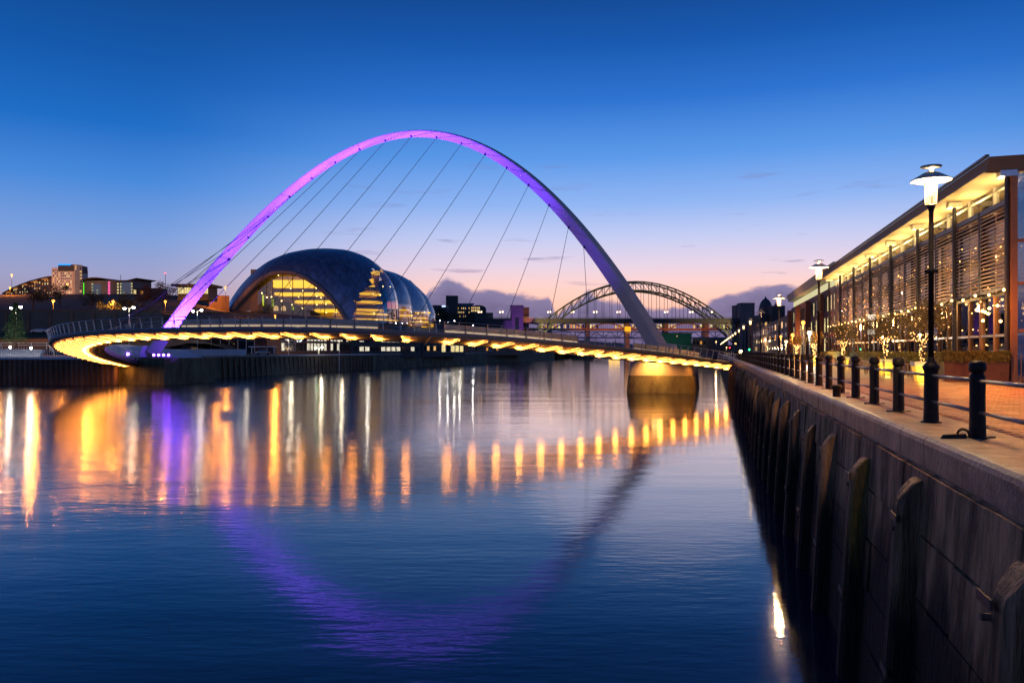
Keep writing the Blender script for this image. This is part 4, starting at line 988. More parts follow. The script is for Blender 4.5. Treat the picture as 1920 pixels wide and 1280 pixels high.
for u0, z in ((.33, 12.6), (.35, 12.2), (.36, 11.0), (.33, 11.0), (.345, 11.6), (.375, 11.3), (.385, 11.9)): of.rect('sign_tube', lamp_mat('sign_tube_white', (.8, .9, 1), 2) if 'sign_tube_white' not in bpy.data.materials else bpy.data.materials['sign_tube_white'], lw_*u0, lw_*u0+.5, z, z+.5, .2, .3)
o2 = Bld('dark_office', 'dark two storey office with two rows of bright windows, right of the brick office', xy(657, 300), xy(790, 345), 14, 7, zz(625, 320), MT['dark'], 'office')
for j, (z0, z1) in enumerate(((zz(658, 315), zz(650, 315)), (zz(641, 315), zz(634, 315)))):
    for k in range(13):
        u0 = o2.len*(.04+.072*k); on = 5 <= k <= 8 or random.random() < .32
        o2.window(MT['w_white'] if on else MT['winoff'], u0, u0+o2.len*.055, z0, z1, MT['steel_d'], 2)
MB().hexa([o2.p(-.5, o2.z1, .5), o2.p(o2.len, o2.z1, .5), o2.p(o2.len, o2.z1, -14), o2.p(-.5, o2.z1, -14)], [o2.p(-.5, o2.z1+.5, .5), o2.p(o2.len, o2.z1+.5, .5), o2.p(o2.len, o2.z1+.5, -14), o2.p(-.5, o2.z1+.5, -14)]).build('roof', MT['roofd'], o2.t)
o3 = Bld('showroom', 'glass fronted showroom with pale columns under the footbridge, left of the dark quay bend', xy(792, 352), xy(872, 395), 12, 7, zz(636, 375), MT['dark'], 'showroom')
for k in range(5): o3.window(MT['w_yel'] if k != 1 else MT['winoff'], o3.len*(.42+.11*k), o3.len*(.42+.11*k)+o3.len*.09, 7.4, zz(642, 375), MT['concw'], 0)
for k in range(5): o3.window(MT['w_warm'] if k % 2 else MT['winoff'], o3.len*(.03+.07*k), o3.len*(.03+.07*k)+o3.len*.05, 8, 10, None)
o4 = Bld('warehouse', 'low brown quayside shed with parked cars in front, under the right half of the deck', xy(880, 430), xy(1000, 520), 14, 7, zz(641, 470), MT['rust'], 'shed')
for k in range(6): o4.window(MT['w_org'] if k in (1, 2) else MT['winoff'], o4.len*(.08+.15*k), o4.len*(.08+.15*k)+2.4, 8, 11, None)
# ---- low glass building left and kiosk
gp = Bld('glass_hall', 'long low greenish glass building behind the south foot of the arch', xy(338, 206), xy(474, 232), 10, 7, zz(633, 220), MT['dark'], 'building')
for k in range(8):
    u0, u1 = gp.len*k/8+.08, gp.len*(k+1)/8-.08
    gp.rect('glass_panel', MT['glass_g'], u0, u1, 7.4, gp.z1-.1-abs(k-2)*.18, .5, .55); gp.rect('mullion', MT['stain'], u1, u1+.16, 7.3, gp.z1-.2, .45, .6)
random.seed(9)
for k in range(26): gp.rect('interior_light', MT['w_yel'] if random.random() < .6 else MT['w_white'], gp.len*(.4+.6*random.random()), 0, 0, .1) if False else None
for k in range(22):
    u = gp.len*(.05+.93*random.random()); z = random.uniform(8.0, 10.2); gp.rect('interior_light', MT[random.choice(['w_yel', 'w_white', 'w_warm'])], u, u+random.uniform(.12, .4), z, z+random.uniform(.15, .7), .05, .12)
for u, c in ((.62, 'l_green'), (.66, 'l_green'), (.78, 'l_red'), (.83, 'l_red')): MB().ball(gp.p(gp.len*u, 8.1, .3), .1, 6, 4).build('signal_light', MT[c], gp.t)
kk = thing('shelter', 'small open shelter with pale flat roof on the south quay', 'shelter', at(490, 662, 215))
MB().box(at(493, 650, 214), (3.3, 2, .14)).build('roof', MT['concw'], kk)
for px in (472, 501, 514): MB().box(at(px, 656, 213), (.08, .08, 1.0)).build('post', MT['steel_w'], kk)
MB().box(at(508, 656, 214.5), (.9, 1.2, .95)).build('booth', MT['dark'], kk)
# ---- far right of the south bank: dark buildings on the skyline
tw = Bld('towered_building', 'dark building with square tower and arched lit gable on the far skyline', xy(836, 640), xy(858, 640), 9, 20, zz(554, 640), MT['dark'])
m2 = Bld('x', '', xy(856, 645), xy(886, 645), 14, 20, zz(572, 645), MT['brickb'], parent=tw.t)
m2.grid(8, 3, .5, m2.len-.5, zz(597, 645), zz(574, 645), .4, .4, lit(.5, ('w_warm', 'w_yel'), None))
rl = MB().loft([[m2.p(-1, m2.z1, 0), m2.p(m2.len+1, m2.z1, 0)], [m2.p(-1, m2.z1+2, -8), m2.p(m2.len+1, m2.z1+2, -8)]]).build('roof', MT['roofd'], tw.t)
g_ = Bld('x', '', xy(882, 638), xy(911, 638), 12, 20, zz(578, 638), MT['dark'], parent=tw.t)
pts = [g_.p(g_.len*(.5-.5*math.cos(a)), g_.z1+2.6*math.sin(a), 0) for a in np.linspace(0, math.pi, 12)]
b_ = MB(); n = len(pts); b_.add(pts+[(p[0], p[1]+12, p[2]) for p in pts], [tuple(range(n))]+[(i, (i+1) % n, n+(i+1) % n, n+i) for i in range(n)]).build('gable_roof', MT['dark'], tw.t)
g_.grid(5, 2, .5, g_.len*.62, zz(585, 638), zz(574.5, 638), .7, .6, lit(.95, ('w_warm', 'w_yel')))
sp_ = Bld('x', '', xy(910, 642), xy(924, 642), 12, 20, zz(586, 642), MT['stone'], parent=tw.t)
bx = Bld('flat_block', 'low dark block with a blue lit sign on its roof edge, left of the tower', xy(806, 600), xy(838, 600), 14, 20, zz(572, 600), MT['dark'])
bx.rect('lit_sign', lamp_mat('sign_blue_white', (.45, .55, 1), 2.2), bx.len*.70, bx.len*.92, bx.z1-1.4, bx.z1-.2, .2, .4)
random.seed(31)
for k in range(4): bx.window(MT['w_warm'], 1+k*2.6, 1.8+k*2.6, zz(590, 600), zz(588, 600))
db = Bld('long_dark_block', 'long dark building on the bank below the road to the green arch bridge', xy(905, 585), xy(960, 585), 14, 7, zz(600, 585), MT['dark'])
db.grid(8, 2, 1, db.len-1, 10, 24, .3, .3, lit(.12, ('w_warm',)))
# ---- north bank, right of the green arch
gb = Bld('sheeted_building', 'building wrapped in green sheeting at the foot of the white arch, right side', xy(1240, 520), xy(1297, 520), 14, ZQ-4, zz(625, 520), MT['greenw'])
spot('sheet_fill', at(1255, 660, 495), at(1270, 638, 520), 2500, (.8, 1, .7), 110)  # added fill light that brings out the green sheeting
gb.window(MT['w_warm'], gb.len*.5, gb.len*.53, zz(631, 520), zz(629, 520))
MB().hexa([gb.p(-.4, gb.z1, .4), gb.p(gb.len+.4, gb.z1, .4), gb.p(gb.len+.4, gb.z1, -14), gb.p(-.4, gb.z1, -14)], [gb.p(-.4, gb.z1+.5, .4), gb.p(gb.len+.4, gb.z1+.5, .4), gb.p(gb.len+.4, gb.z1+.5, -14), gb.p(-.4, gb.z1+.5, -14)]).build('roof', MT['roofd'], gb.t)
gb2 = Bld('rust_shed', 'brown low building between the green sheeted building and the quay lamps', xy(1298, 515), xy(1336, 500), 14, ZQ-4, zz(634, 510), MT['rust'])
for k in range(4): gb2.window(MT['w_org'] if k == 2 else MT['winoff'], 1+k*3, 2.6+k*3, 12, 14)
gh = Bld('guildhall', 'brown stone hall with tall arched ground floor windows at the quay end', xy(1416, 300), xy(1470, 262), 18, ZQ, zz(610, 282), MT['stone'], 'hall')
for k in range(6):
    u0 = gh.len*(.06+.155*k); gh.window(MT['w_warm'] if k in (2, 3, 4) else MT['winoff'], u0, u0+gh.len*.08, ZQ+3, ZQ+6.6, MT['stone'], 1); gh.window(MT['winoff'] if k != 2 else MT['w_warm'], u0, u0+gh.len*.08, ZQ+9, ZQ+11.6, MT['stone'], 1)
gh.rect('cornice', MT['stone'], -.4, gh.len+.4, gh.z1-.6, gh.z1, -1, .5); gh.rect('string_course', MT['stone'], 0, gh.len, ZQ+7.7, ZQ+8.0, -.1, .2)
for k in range(7): gh.rect('pilaster', MT['stone'], gh.len*(.02+.155*k), gh.len*(.02+.155*k)+.5, ZQ, gh.z1-.6, 0, .22)
spot('guildhall_spot', at(1440, 662, 255), at(1445, 630, 281), 6000, WARM, 90)
dm = Bld('domed_building', 'tall dark building with rounded dome roof above the brown stone hall', xy(1427, 420), xy(1466, 420), 16, ZQ, zz(590, 420), MT['dark'])
c = at(1435.5, 575, 428); MB().lathe((c[0], c[1], c[2]-6), [(3.6, -6), (3.6, 4), (3.4, 6), (2.8, 8), (1.8, 9.6), (.6, 10.5), (.2, 11.6)], 16).build('dome', MT['roofd'], dm.t)
d2 = Bld('x', '', xy(1448, 415), xy(1472, 415), 12, ZQ, zz(573, 415), MT['dark'], parent=dm.t); c = at(1456, 573, 420); MB().lathe(c, [(1.1, -.5), (1.1, .6), (.7, 1.3), (.1, 1.8)], 12).build('dome', MT['roofd'], dm.t)
d3 = Bld('stone_house', 'dim stone house half hidden behind lamps, left of the brown stone hall', xy(1402, 370), xy(1430, 365), 15, ZQ, zz(606, 368), MT['stone'])
d3.grid(3, 3, .5, d3.len-.5, ZQ+2, d3.z1-2, .35, .5, lit(.25, ('w_warm',)))
# ---- brick office with pale overhanging roof on the north quay
s0b, s1b = s_of(91, 14.2), s_of(146, 14.2)
A_, B_ = Q(s1b, 14.2), Q(s0b, 14.2)
bo = Bld('brick_offices', 'red brick quayside offices with pale projecting roof beyond the louvred building', A_, B_, 22, ZQ, ZQ+9.2, MT['brickd'], 'office')
bays = 4
for k in range(bays):
    u0, u1 = bo.len*k/bays, bo.len*(k+1)/bays
    bo.rect('pier', MT['brickd'], u0, u0+1.2, ZQ, ZQ+8.8+.35*k*0, 0, .7)
    for j, (z0, z1) in enumerate(((.8, 3.0), (3.8, 5.6), (6.4, 8.2))):
        for q in range(4):
            uu = u0+2.2+q*(u1-u0-3)/4; on = random.random() < (.62 if j else .5)
            bo.window(MT['w_yel'] if on else MT['winoff'], uu, uu+(u1-u0-3)/4*.5, ZQ+z0, ZQ+z1, MT['steel_d'], 0)
    bo.rect('attic_glazing', MT['w_att'], u0+.4, u1-.3, ZQ+9.25, ZQ+10.3, -.45, -.36)
bo.rect('attic', MT['concw'], 0, bo.len, ZQ+9.2, ZQ+10.5, -20, -.5)
MB().hexa([bo.p(-1, ZQ+10.5, .4), bo.p(bo.len+1, ZQ+10.5, .4), bo.p(bo.len+1, ZQ+10.3, -22), bo.p(-1, ZQ+10.3, -22)], [bo.p(-1, ZQ+11.6, .8), bo.p(bo.len+1, ZQ+11.6, .8), bo.p(bo.len+1, ZQ+11.9, -22), bo.p(-1, ZQ+11.9, -22)]).build('roof', mat('pale_roof_metal', (.42, .41, .34), .5, 0, .1, .4), bo.t)
for k in range(3):
    z0 = ZQ+(.9, 3.9, 6.5)[k]
    e = Q(s0b-.03, 16+0, 0)
    w_ = MB().hexa([Q(s0b-.06, 15, z0-ZQ), Q(s0b-.06, 17.2, z0-ZQ), Q(s0b+.1, 17.2, z0-ZQ), Q(s0b+.1, 15, z0-ZQ)], [Q(s0b-.06, 15, z0-ZQ+1.7), Q(s0b-.06, 17.2, z0-ZQ+1.7), Q(s0b+.1, 17.2, z0-ZQ+1.7), Q(s0b+.1, 15, z0-ZQ+1.7)]).build('window', MT['w_yel'], bo.t)
    MB().bar(Q(s0b-.1, 16.1, z0-ZQ), Q(s0b-.1, 16.1, z0-ZQ+1.7), .1).bar(Q(s0b-.1, 15, z0-ZQ+.85), Q(s0b-.1, 17.2, z0-ZQ+.85), .08).build('frame', MT['steel_d'], w_)
fq = Bld('far_terrace', 'dim row of stone fronted houses along the far quay beyond the brick offices', Q(330, 16), Q(s_of(149, 14.2)+6, 15.5), 18, ZQ, ZQ+9.0, MT['stone'], 'terrace')
fq.grid(16, 3, 2, fq.len-2, ZQ+.8, ZQ+8.6, .4, .55, lit(.35, ('w_warm', 'w_yel', 'w_org')))
# ================================================================== LOUVRED BUILDING ON THE NORTH QUAY
NL, NG, NR = 13.5, 14.2, 12.45
SL0, SL1 = s_of(36.9, NL), s_of(93.0, NL)
lb = thing('louvred_building', 'long quayside restaurant building with timber louvre screens under a lit projecting roof', 'restaurant building', Q(SL0, NL))
zs = 1.45
ZLB, ZLT, ZSO, ZRT = 2.96+zs, 7.03+zs, 8.42+zs, 9.05+zs
def qbox(name, m, s0, s1, n0, n1, z0, z1, par=lb):
    return MB().hexa([Q(s0, n0, z0), Q(s0, n1, z0), Q(s1, n1, z0), Q(s1, n0, z0)], [Q(s0, n0, z1), Q(s0, n1, z1), Q(s1, n1, z1), Q(s1, n0, z1)]).build(name, m, par)
soff = mat('soffit_boards', (.62, .56, .42), .6, 0, .08, .5)
# roof with deep fascia; it slopes up behind
for nm, m, z0, z1, n0, n1 in (('soffit', soff, ZSO, ZSO+.05, NR+.05, 15.5),):
    k = SL0-.1
    while k < SL1+1:
        qbox(nm+'_panel', m, k+.012, min(k+3.9, SL1+1)-.012, n0, n1, z0, z1); k += 3.9
fasc = mat('roof_fascia_metal', (.17, .125, .085), .7, 0, .12, .6, spec=.2)
MB().hexa([Q(SL0-.25, NR, ZSO-.02), Q(SL0-.25, 30, ZSO+.06), Q(SL1+1.2, 30, ZSO+.06), Q(SL1+1.2, NR, ZSO-.02)], [Q(SL0-.25, NR+.12, ZRT), Q(SL0-.25, 30, ZRT+.25), Q(SL1+1.2, 30, ZRT+.25), Q(SL1+1.2, NR+.12, ZRT)]).build('roof', fasc, lb)
qbox('gutter', MT['steel_d'], SL0-.3, SL1+1.2, NR-.06, NR+.1, ZRT, ZRT+.1)
qbox('soffit_edge', fasc, SL0-.22, SL0-.1, NR, 30, ZSO-.12, ZSO-.03)
nbay = 7; bay = (SL1-SL0)/nbay
for k in range(nbay+1):
    s_ = SL0+bay*k
    c_ = MB().tube([Q(s_, NL-.12, 0), Q(s_, NL-.12, ZSO-.02)], .11, 10).build('column', MT['steel_d'], lb)
    MB().box(Vector(Q(s_, NL-.12, ZSO-.17)), (.36, .26, .14), QRZ).build('capital', MT['stain'], c_)
for k in range(nbay*2):
    s0, s1 = SL0+bay/2*k+.16, SL0+bay/2*(k+1)-.10
    fr = MB()
    for a, b in ((Q(s0, NL, ZLB), Q(s0, NL, ZLT)), (Q(s1, NL, ZLB), Q(s1, NL, ZLT))): fr.bar(a, b, .10, .10)
    fr.bar(Q(s0, NL, ZLB), Q(s1, NL, ZLB), .16, .12).bar(Q(s0, NL, ZLT), Q(s1, NL, ZLT), .16, .24)
    p_ = fr.build('louvre_panel', MT['steel_d'], lb)
    for j in range(20):
        z = ZLB+.16+(ZLT-ZLB-.36)*j/19
        MB().hexa([Q(s0+.05, NL-.07, z-.05), Q(s1-.05, NL-.07, z-.05), Q(s1-.05, NL+.05, z+.035), Q(s0+.05, NL+.05, z+.035)], [Q(s0+.05, NL-.07, z-.02), Q(s1-.05, NL-.07, z-.02), Q(s1-.05, NL+.05, z+.065), Q(s0+.05, NL+.05, z+.065)]).build('slat', MT['slat'], p_)
    qbox('uplight_shelf', fasc, s0+.2, s1+.2, NL+.1, NL+.55, ZLT+.02, ZLT+.16)
    sm = (s0+s1)/2
    MB().quad(Q(sm-.45, NL+.27, ZLT+.19), Q(sm-.45, NL+.41, ZLT+.19), Q(sm+.45, NL+.41, ZLT+.19), Q(sm+.45, NL+.27, ZLT+.19)).build('uplight', MT['l_up'], lb)
    # clerestory
    qbox('clerestory_pane', MT['glass'], s0, s1, NG, NG+.03, ZLT+.1, ZSO)
    MB().bar(Q(s1+.1, NG-.05, ZLT), Q(s1+.1, NG-.05, ZSO), .12).bar(Q(s0, NG-.05, ZSO-.3), Q(s1, NG-.05, ZSO-.3), .07).build('clerestory_mullion', MT['concw'], lb)
    # glass front behind the louvres and at ground floor
    qbox('upper_pane', MT['glass_r'], s0, s1, NG, NG+.03, ZLB-.1, ZLT+.05)
    for g in (0, 1):
        a_, b_ = s0+(s1-s0)*g/2, s0+(s1-s0)*(g+1)/2
        qbox('ground_pane', MT['glass_r'], a_+.03, b_-.03, NG, NG+.03, .25, ZLB-.2)
        MB().bar(Q(b_, NG-.06, 0), Q(b_, NG-.06, ZLB-.1), .12, .16).build('mullion', MT['wood'] if k > 1 else MT['copper'], lb)
qbox('transom', MT['steel_d'], SL0, SL1, NG-.12, NG+.05, ZLB-.2, ZLB-.06); qbox('transom', MT['stain'], SL0, SL1, NG-.1, NG+.0, 2.15, 2.27)
inw = mat('restaurant_wall', (.42, .27, .14), .7, 0, .25, .6)
qbox('inner_floor', MT['wood'], SL0, SL1, NG+.1, 24, -.05, .02); qbox('upper_floor', MT['wood'], SL0, SL1, NG+.6, 24, ZLB-.3, ZLB-.05)
qbox('back_wall', inw, SL0, SL1, 21, 21.2, .02, ZSO); qbox('far_end_wall', MT['brickd'], SL1, SL1+.3, NG, 24, 0, ZSO)
qbox('end_frame', MT['copper'], SL0-.2, SL0-.02, NL-.02, NL+.26, 0, ZSO-.14)
qbox('end_frame', MT['copper'], SL0-.22, SL0-.02, NG+.1, NG+.35, 0, ZSO-.14)
for z in (.05, 2.3, 4.5, 6.5): qbox('end_rail', MT['copper'], SL0-.16, SL0-.06, NL+.28, 24, z, z+.14)
for n_ in (16.2, 18.4, 20.6): qbox('end_mullion', MT['copper'], SL0-.2, SL0-.1, n_, n_+.16, 0, ZSO-.02)
qbox('end_pane', MT['glass_r'], SL0-.05, SL0-.02, NL+.3, 24, .1, ZSO-.1)
for k in range(7): qbox('inner_column', MT['copper'] if k < 3 else MT['wood'], SL0+3+bay*k, SL0+3.3+bay*k, 16.5, 16.8, 0, ZSO)
random.seed(17)
for k in range(18):
    s_ = random.uniform(SL0+1, SL1-2); n_ = random.choice((20.9, 20.9, 19)); z = random.choice((1.0, 1.4, 5.0, 5.4, 6.2))
    MB().box(Vector(Q(s_, n_, z)), (.06, random.uniform(.4, 1.2), random.uniform(.2, .5)), QRZ).build('wall_glow', random.choice([MT['w_org'], MT['w_warm'], MT['w_yel']]), lb)  # glowing patches give lamplight on the back wall as emission
for k in range(26):
    s_ = random.uniform(SL0+1, SL1-2); n_ = random.uniform(14.6, 19.5); z = random.choice((2.5, 3.0, 3.2, 5.6, 6.4, 7.0))
    pd = MB().lathe(Q(s_, n_, z), [(.16, -.02), (.14, .06), (.03, .14)], 8).build('pendant_lamp', MT['steel_d'], lb); MB().ball(Q(s_, n_, z-.06), .10, 6, 4).build('bulb', MT['l_warm'], pd)
for px, py in ((1831, 581), (1842, 583), (1847, 585), (1855, 578), (1853, 588), (1870, 573), (1886, 579), (1889, 582), (1843, 601), (1876, 602)):
    y_ = 39.5; c_ = at(px, py, y_)
    pd = MB().tube([c_, (c_[0], c_[1], ZQ+ZLB-.3)], .012, 4).build('pendant_lamp', MT['steel_d'], lb); MB().ball(c_, .075, 8, 5).build('bulb', MT['l_warm'], pd)
def point(name, loc, power, c, rad=.15):
    d = bpy.data.lights.new(name, 'POINT'); d.energy = power; d.color = c; d.shadow_soft_size = rad
    o = bpy.data.objects.new(name, d); col.objects.link(o); o.location = loc; return o
for k in range(5): point('room_light', Q(SL0+4+k*12, 17, 2.6), 900, (1, .5, .18)); point('room_light', Q(SL0+5+k*12, 16.0, 6.4), 2200, (1, .55, .2))
# door display: two lit panels in a glass porch
dp = thing('lit_menu_case', 'upright glazed case with two bright white panels at the restaurant entrance', 'display case', Q(s_of(63.5, 12.2), 12.2))
qs_ = s_of(63.5, 12.2)
for z0, z1 in ((3.9, 4.35), (2.75, 3.15)): qbox('lit_panel', lamp_mat('menu_white', (1, .85, .66), 1.3) if 'menu_white' not in bpy.data.materials else bpy.data.materials['menu_white'], qs_-.05, qs_+.05, 12.15, 12.7, z0, z1, dp)
qbox('lit_panel', bpy.data.materials['menu_white'], qs_-.04, qs_+.04, 12.36, 12.48, 3.35, 3.7, dp)
for n_ in (11.95, 12.9): MB().bar(Q(qs_, n_, 0), Q(qs_, n_, 4.8), .08).build('post', MT['wood'], dp)
MB().bar(Q(qs_, 11.95, 2.4), Q(qs_, 12.9, 2.4), .08).bar(Q(qs_, 11.95, 4.8), Q(qs_, 12.9, 4.8), .08).build('rail', MT['wood'], dp)
# string of bulbs along the foot of the louvres
fs = thing('festoon_lights', 'string of warm bulbs hung along the foot of the timber louvres', 'string lights', Q(SL0, NL-.25, ZLB-.1))
wire = []
for k in range(57):
    s_ = SL0+(SL1-SL0)*k/56; z = ZLB-.05-.10*abs(math.sin(k*math.pi/4)); wire.append(Q(s_, NL-.25, z))
    if k % 2 == 0: MB().ball(Q(s_, NL-.25, z-.07), .075, 6, 4).build('bulb', MT['l_warm'], fs)
MB().tube(wire, .012, 4).build('wire', MT['steel_d'], fs)
for k in range(7): point('festoon_glow', Q(SL0+3+k*8, NL-.75, ZLB-.45), 330, (1, .55, .18), .3)
cl_ = thing('light_curtain', 'scatter of tiny warm lights hanging behind the timber louvres', 'fairy lights', Q(SL0, NG-.15, ZLB))
fb = MB()
for k in range(150):
    s_ = random.uniform(SL0+1, SL1); z = random.uniform(ZLB-.5, ZLT-1.2) if random.random() < .7 else random.uniform(.8, ZLB)
    fb.ball(Q(s_, NG-.25-random.random()*.3, z), .035, 5, 3)
tag(fb.build('tiny_bulb', MT['l_fairy'], cl_), kind='stuff')
# ================================================================== QUAYSIDE RAILING
IR = 1480*4.29/.969
def yb(i): return IR*(.002008+.000425*i)
NBL = 4.29
rl_ = thing('quay_railing', 'black iron bollard railing with two round rails along the quay edge', 'railing', Q(s_of(yb(0), NBL), NBL))
post = MB()
post.lathe((0, 0, 0), [(.17, 0), (.17, .02), (.125, .025), (.128, .05), (.122, .3), (.120, .98), (.122, 1.04), (.098, 1.055), (.096, 1.09), (.125, 1.10), (.134, 1.13), (.134, 1.21), (.118, 1.255), (.06, 1.28), (.01, 1.285)], 20)
for a in range(4):
    an = a*math.pi/2+.3; post.box((.20*math.cos(an), .20*math.sin(an), .012), (.07, .035, .012), an)
pm = post.build('post', MT['iron'], None, True); pdm = pm.data; bpy.data.objects.remove(pm)
lamp_idx = [1]+list(range(7, 141, 7))
for i in range(-1, 52):
    if i in lamp_idx: continue
    o = bpy.data.objects.new('post', pdm); col.objects.link(o); o.parent = rl_
    o.location = Vector(Q(s_of(yb(i), NBL), NBL))-Vector(rl_['_o']); o.rotation_euler.z = QRZ+random.uniform(-.2, .2)
for i in range(-2, 51):
    for z, r in ((.95, .032), (.43, .032)):
        a, b = Q(s_of(yb(i), NBL), NBL, z), Q(s_of(yb(i+1), NBL), NBL, z); MB().tube([a, b], r, 8).build('rail', MT['rail'], rl_, True)
# lamps standing in the railing line
def quay_lamp(label, on):
    t = thing('quay_lamp', label, 'street lamp', (0, 0, 0), 'iron lamps in the quay railing')
    b = MB().lathe((0, 0, 0), [(.19, 0), (.19, .02), (.14, .03), (.145, .06), (.135, .3), (.132, 1.0), (.14, 1.05), (.16, 1.09), (.165, 1.13), (.12, 1.18), (.07, 1.24), (.058, 1.32)], 20).build('base', MT['iron'], t, True)
    p = MB().lathe((0, 0, 0), [(.056, 1.3), (.052, 3.0), (.075, 3.02), (.075, 3.08), (.05, 3.1), (.046, 4.25), (.06, 4.3), (.085, 4.36), (.085, 4.40)], 12).box((0, 0, 3.05), (.12, .03, .03)).build('pole', MT['iron'], t, True)
    lens = MB().lathe((0, 0, 0), [(.105, 4.42), (.125, 4.88)], 14, False).build('lantern_glass', MT['l_lantern'] if on else MT['glass'], t, True)
    if on: MB().ball((0, 0, 4.72), .085, 10, 6).build('bulb', MT['l_bulb'], lens)
    MB().lathe((0, 0, 0), [(.10, 4.98), (.38, 4.87), (.385, 4.885), (.13, 5.04)], 20, False).build('lamp_shade', MT['shade'], t, True)
    MB().lathe((0, 0, 0), [(.05, 5.04), (.04, 5.12), (.20, 5.15), (.20, 5.17), (.05, 5.2), (.01, 5.21)], 16).build('finial', MT['shade'], t, True)
    for a in range(3):
        an = a*2*math.pi/3+.4; MB().bar((.115*math.cos(an), .115*math.sin(an), 4.4), (.13*math.cos(an), .13*math.sin(an), 4.98), .018).build('lantern_bar', MT['iron'], t)
    return t
words = ['nearest', 'second', 'third', 'fourth', 'fifth', 'sixth', 'seventh', 'eighth', 'ninth', 'tenth', 'eleventh', 'twelfth', 'thirteenth', 'fourteenth', 'fifteenth', 'sixteenth', 'seventeenth', 'eighteenth', 'nineteenth', 'twentieth', 'last']
def qlabel(j):
    if j == 0: return 'tall lit iron lamp nearest the camera, in the quay railing before the louvres'
    if j == 3: return 'unlit iron lamp standing fourth along the quay railing'
    return 'lit iron lamp, %s along the quay railing counted from the camera' % words[j]
on_l = quay_lamp(qlabel(0), True); off_l = quay_lamp(qlabel(3), False)
for j, i in enumerate(lamp_idx):
    loc = Q(s_of(yb(i), NBL), NBL)
    if j == 0: place(on_l, loc, QRZ, None, None, True)
    elif j == 3: place(off_l, loc, QRZ, None, None, True)
    else: place(on_l, loc, QRZ, qlabel(j))
    if j in (0, 1, 2): point('lamp_light', (loc[0], loc[1], loc[2]+4.66), (1700, 2400, 2400)[j], (1, .62, .26), .1)
# mooring post on the coping and mooring ring by the first railing post
mo = thing('mooring_post', 'short black mooring post on the edge of the granite coping', 'mooring post', Q(s_of(1480*1.45/(743-657), 3.8), 3.82))
ml = mo['_o']
MB().lathe(ml, [(.13, 0), (.12, .03), (.115, .22), (.16, .27), (.165, .33), (.11, .37), (.02, .38)], 14).build('post', MT['iron'], mo, True)
rg = thing('mooring_ring', 'iron mooring ring and shackle lying on the coping beside the first railing post', 'mooring ring', at(1800, 812, 13.0))
rc = Vector(Q(s_of(13.05, 4.03), 4.03, .0))
MB().tube([rc+Vector((.0+.10*math.cos(a), .02*math.sin(a), .05+.10*math.sin(a))) for a in np.linspace(-.3, math.pi+.3, 12)], .022, 8).build('ring', MT['iron'], rg, True)
MB().hexa([rc+Vector(p) for p in ((-.42, -.07, .0), (.02, -.06, 0), (.02, .06, 0), (-.36, .05, 0))], [rc+Vector(p) for p in ((-.36, -.04, .06), (.02, -.05, .08), (.02, .05, .08), (-.33, .03, .06))]).build('shackle_plate', MT['iron'], rg)
# ================================================================== TERRACE: tubs, lit trees, hedges, tables and chairs
def leafcloud(c, rad, n, size, seed, flat=.75, hollow=.2):
    rnd = random.Random(seed); b = MB(); cl = []
    for k in range(max(6, n//90)):
        d = Vector((rnd.gauss(0, 1), rnd.gauss(0, 1), rnd.gauss(0, 1))).normalized()*(hollow+(1-hollow)*rnd.random()**.6); cl.append(Vector((d.x*rad, d.y*rad, d.z*rad*flat)))
    for k in range(n):
        o = rnd.choice(cl)+Vector((rnd.gauss(0, .16), rnd.gauss(0, .16), rnd.gauss(0, .14)))*rad
        p = Vector(c)+o; a = Vector((rnd.gauss(0, 1), rnd.gauss(0, 1), rnd.gauss(0, .6))).normalized(); q = a.cross(Vector((rnd.random(), rnd.random(), rnd.random()))).normalized()
        l, w = size*rnd.uniform(.7, 1.3), size*.32
        b.add([p-a*l, p+q*w, p+a*l, p-q*w], [(0, 1, 2, 3)])
    return b
tree_lbl = ['olive tree wound with fairy lights in the glowing tub nearest the first quay lamp', 'fairy lit tree in a glowing tub, second left of the nearest quay lamp', 'fairy lit tree in a tub left of the white menu case', 'fairy lit tree in front of the end of the louvred building', 'small fairy lit tree in front of the brick offices']
tub_lbl = ['tall glowing yellow tapered tub beside the brown hedge planter', 'glowing yellow tub behind the cafe chairs, second from the right', 'glowing yellow tub in the middle of the terrace row', 'glowing yellow tub near the end of the louvred building', 'glowing yellow tub farthest along the terrace']
tspec = [(1730, 9.3, 1.0), (1660, 9.9, 1.0), (1581, 10.3, 1.0), (1527, 10.2, .95), (1494, 10.2, .9)]
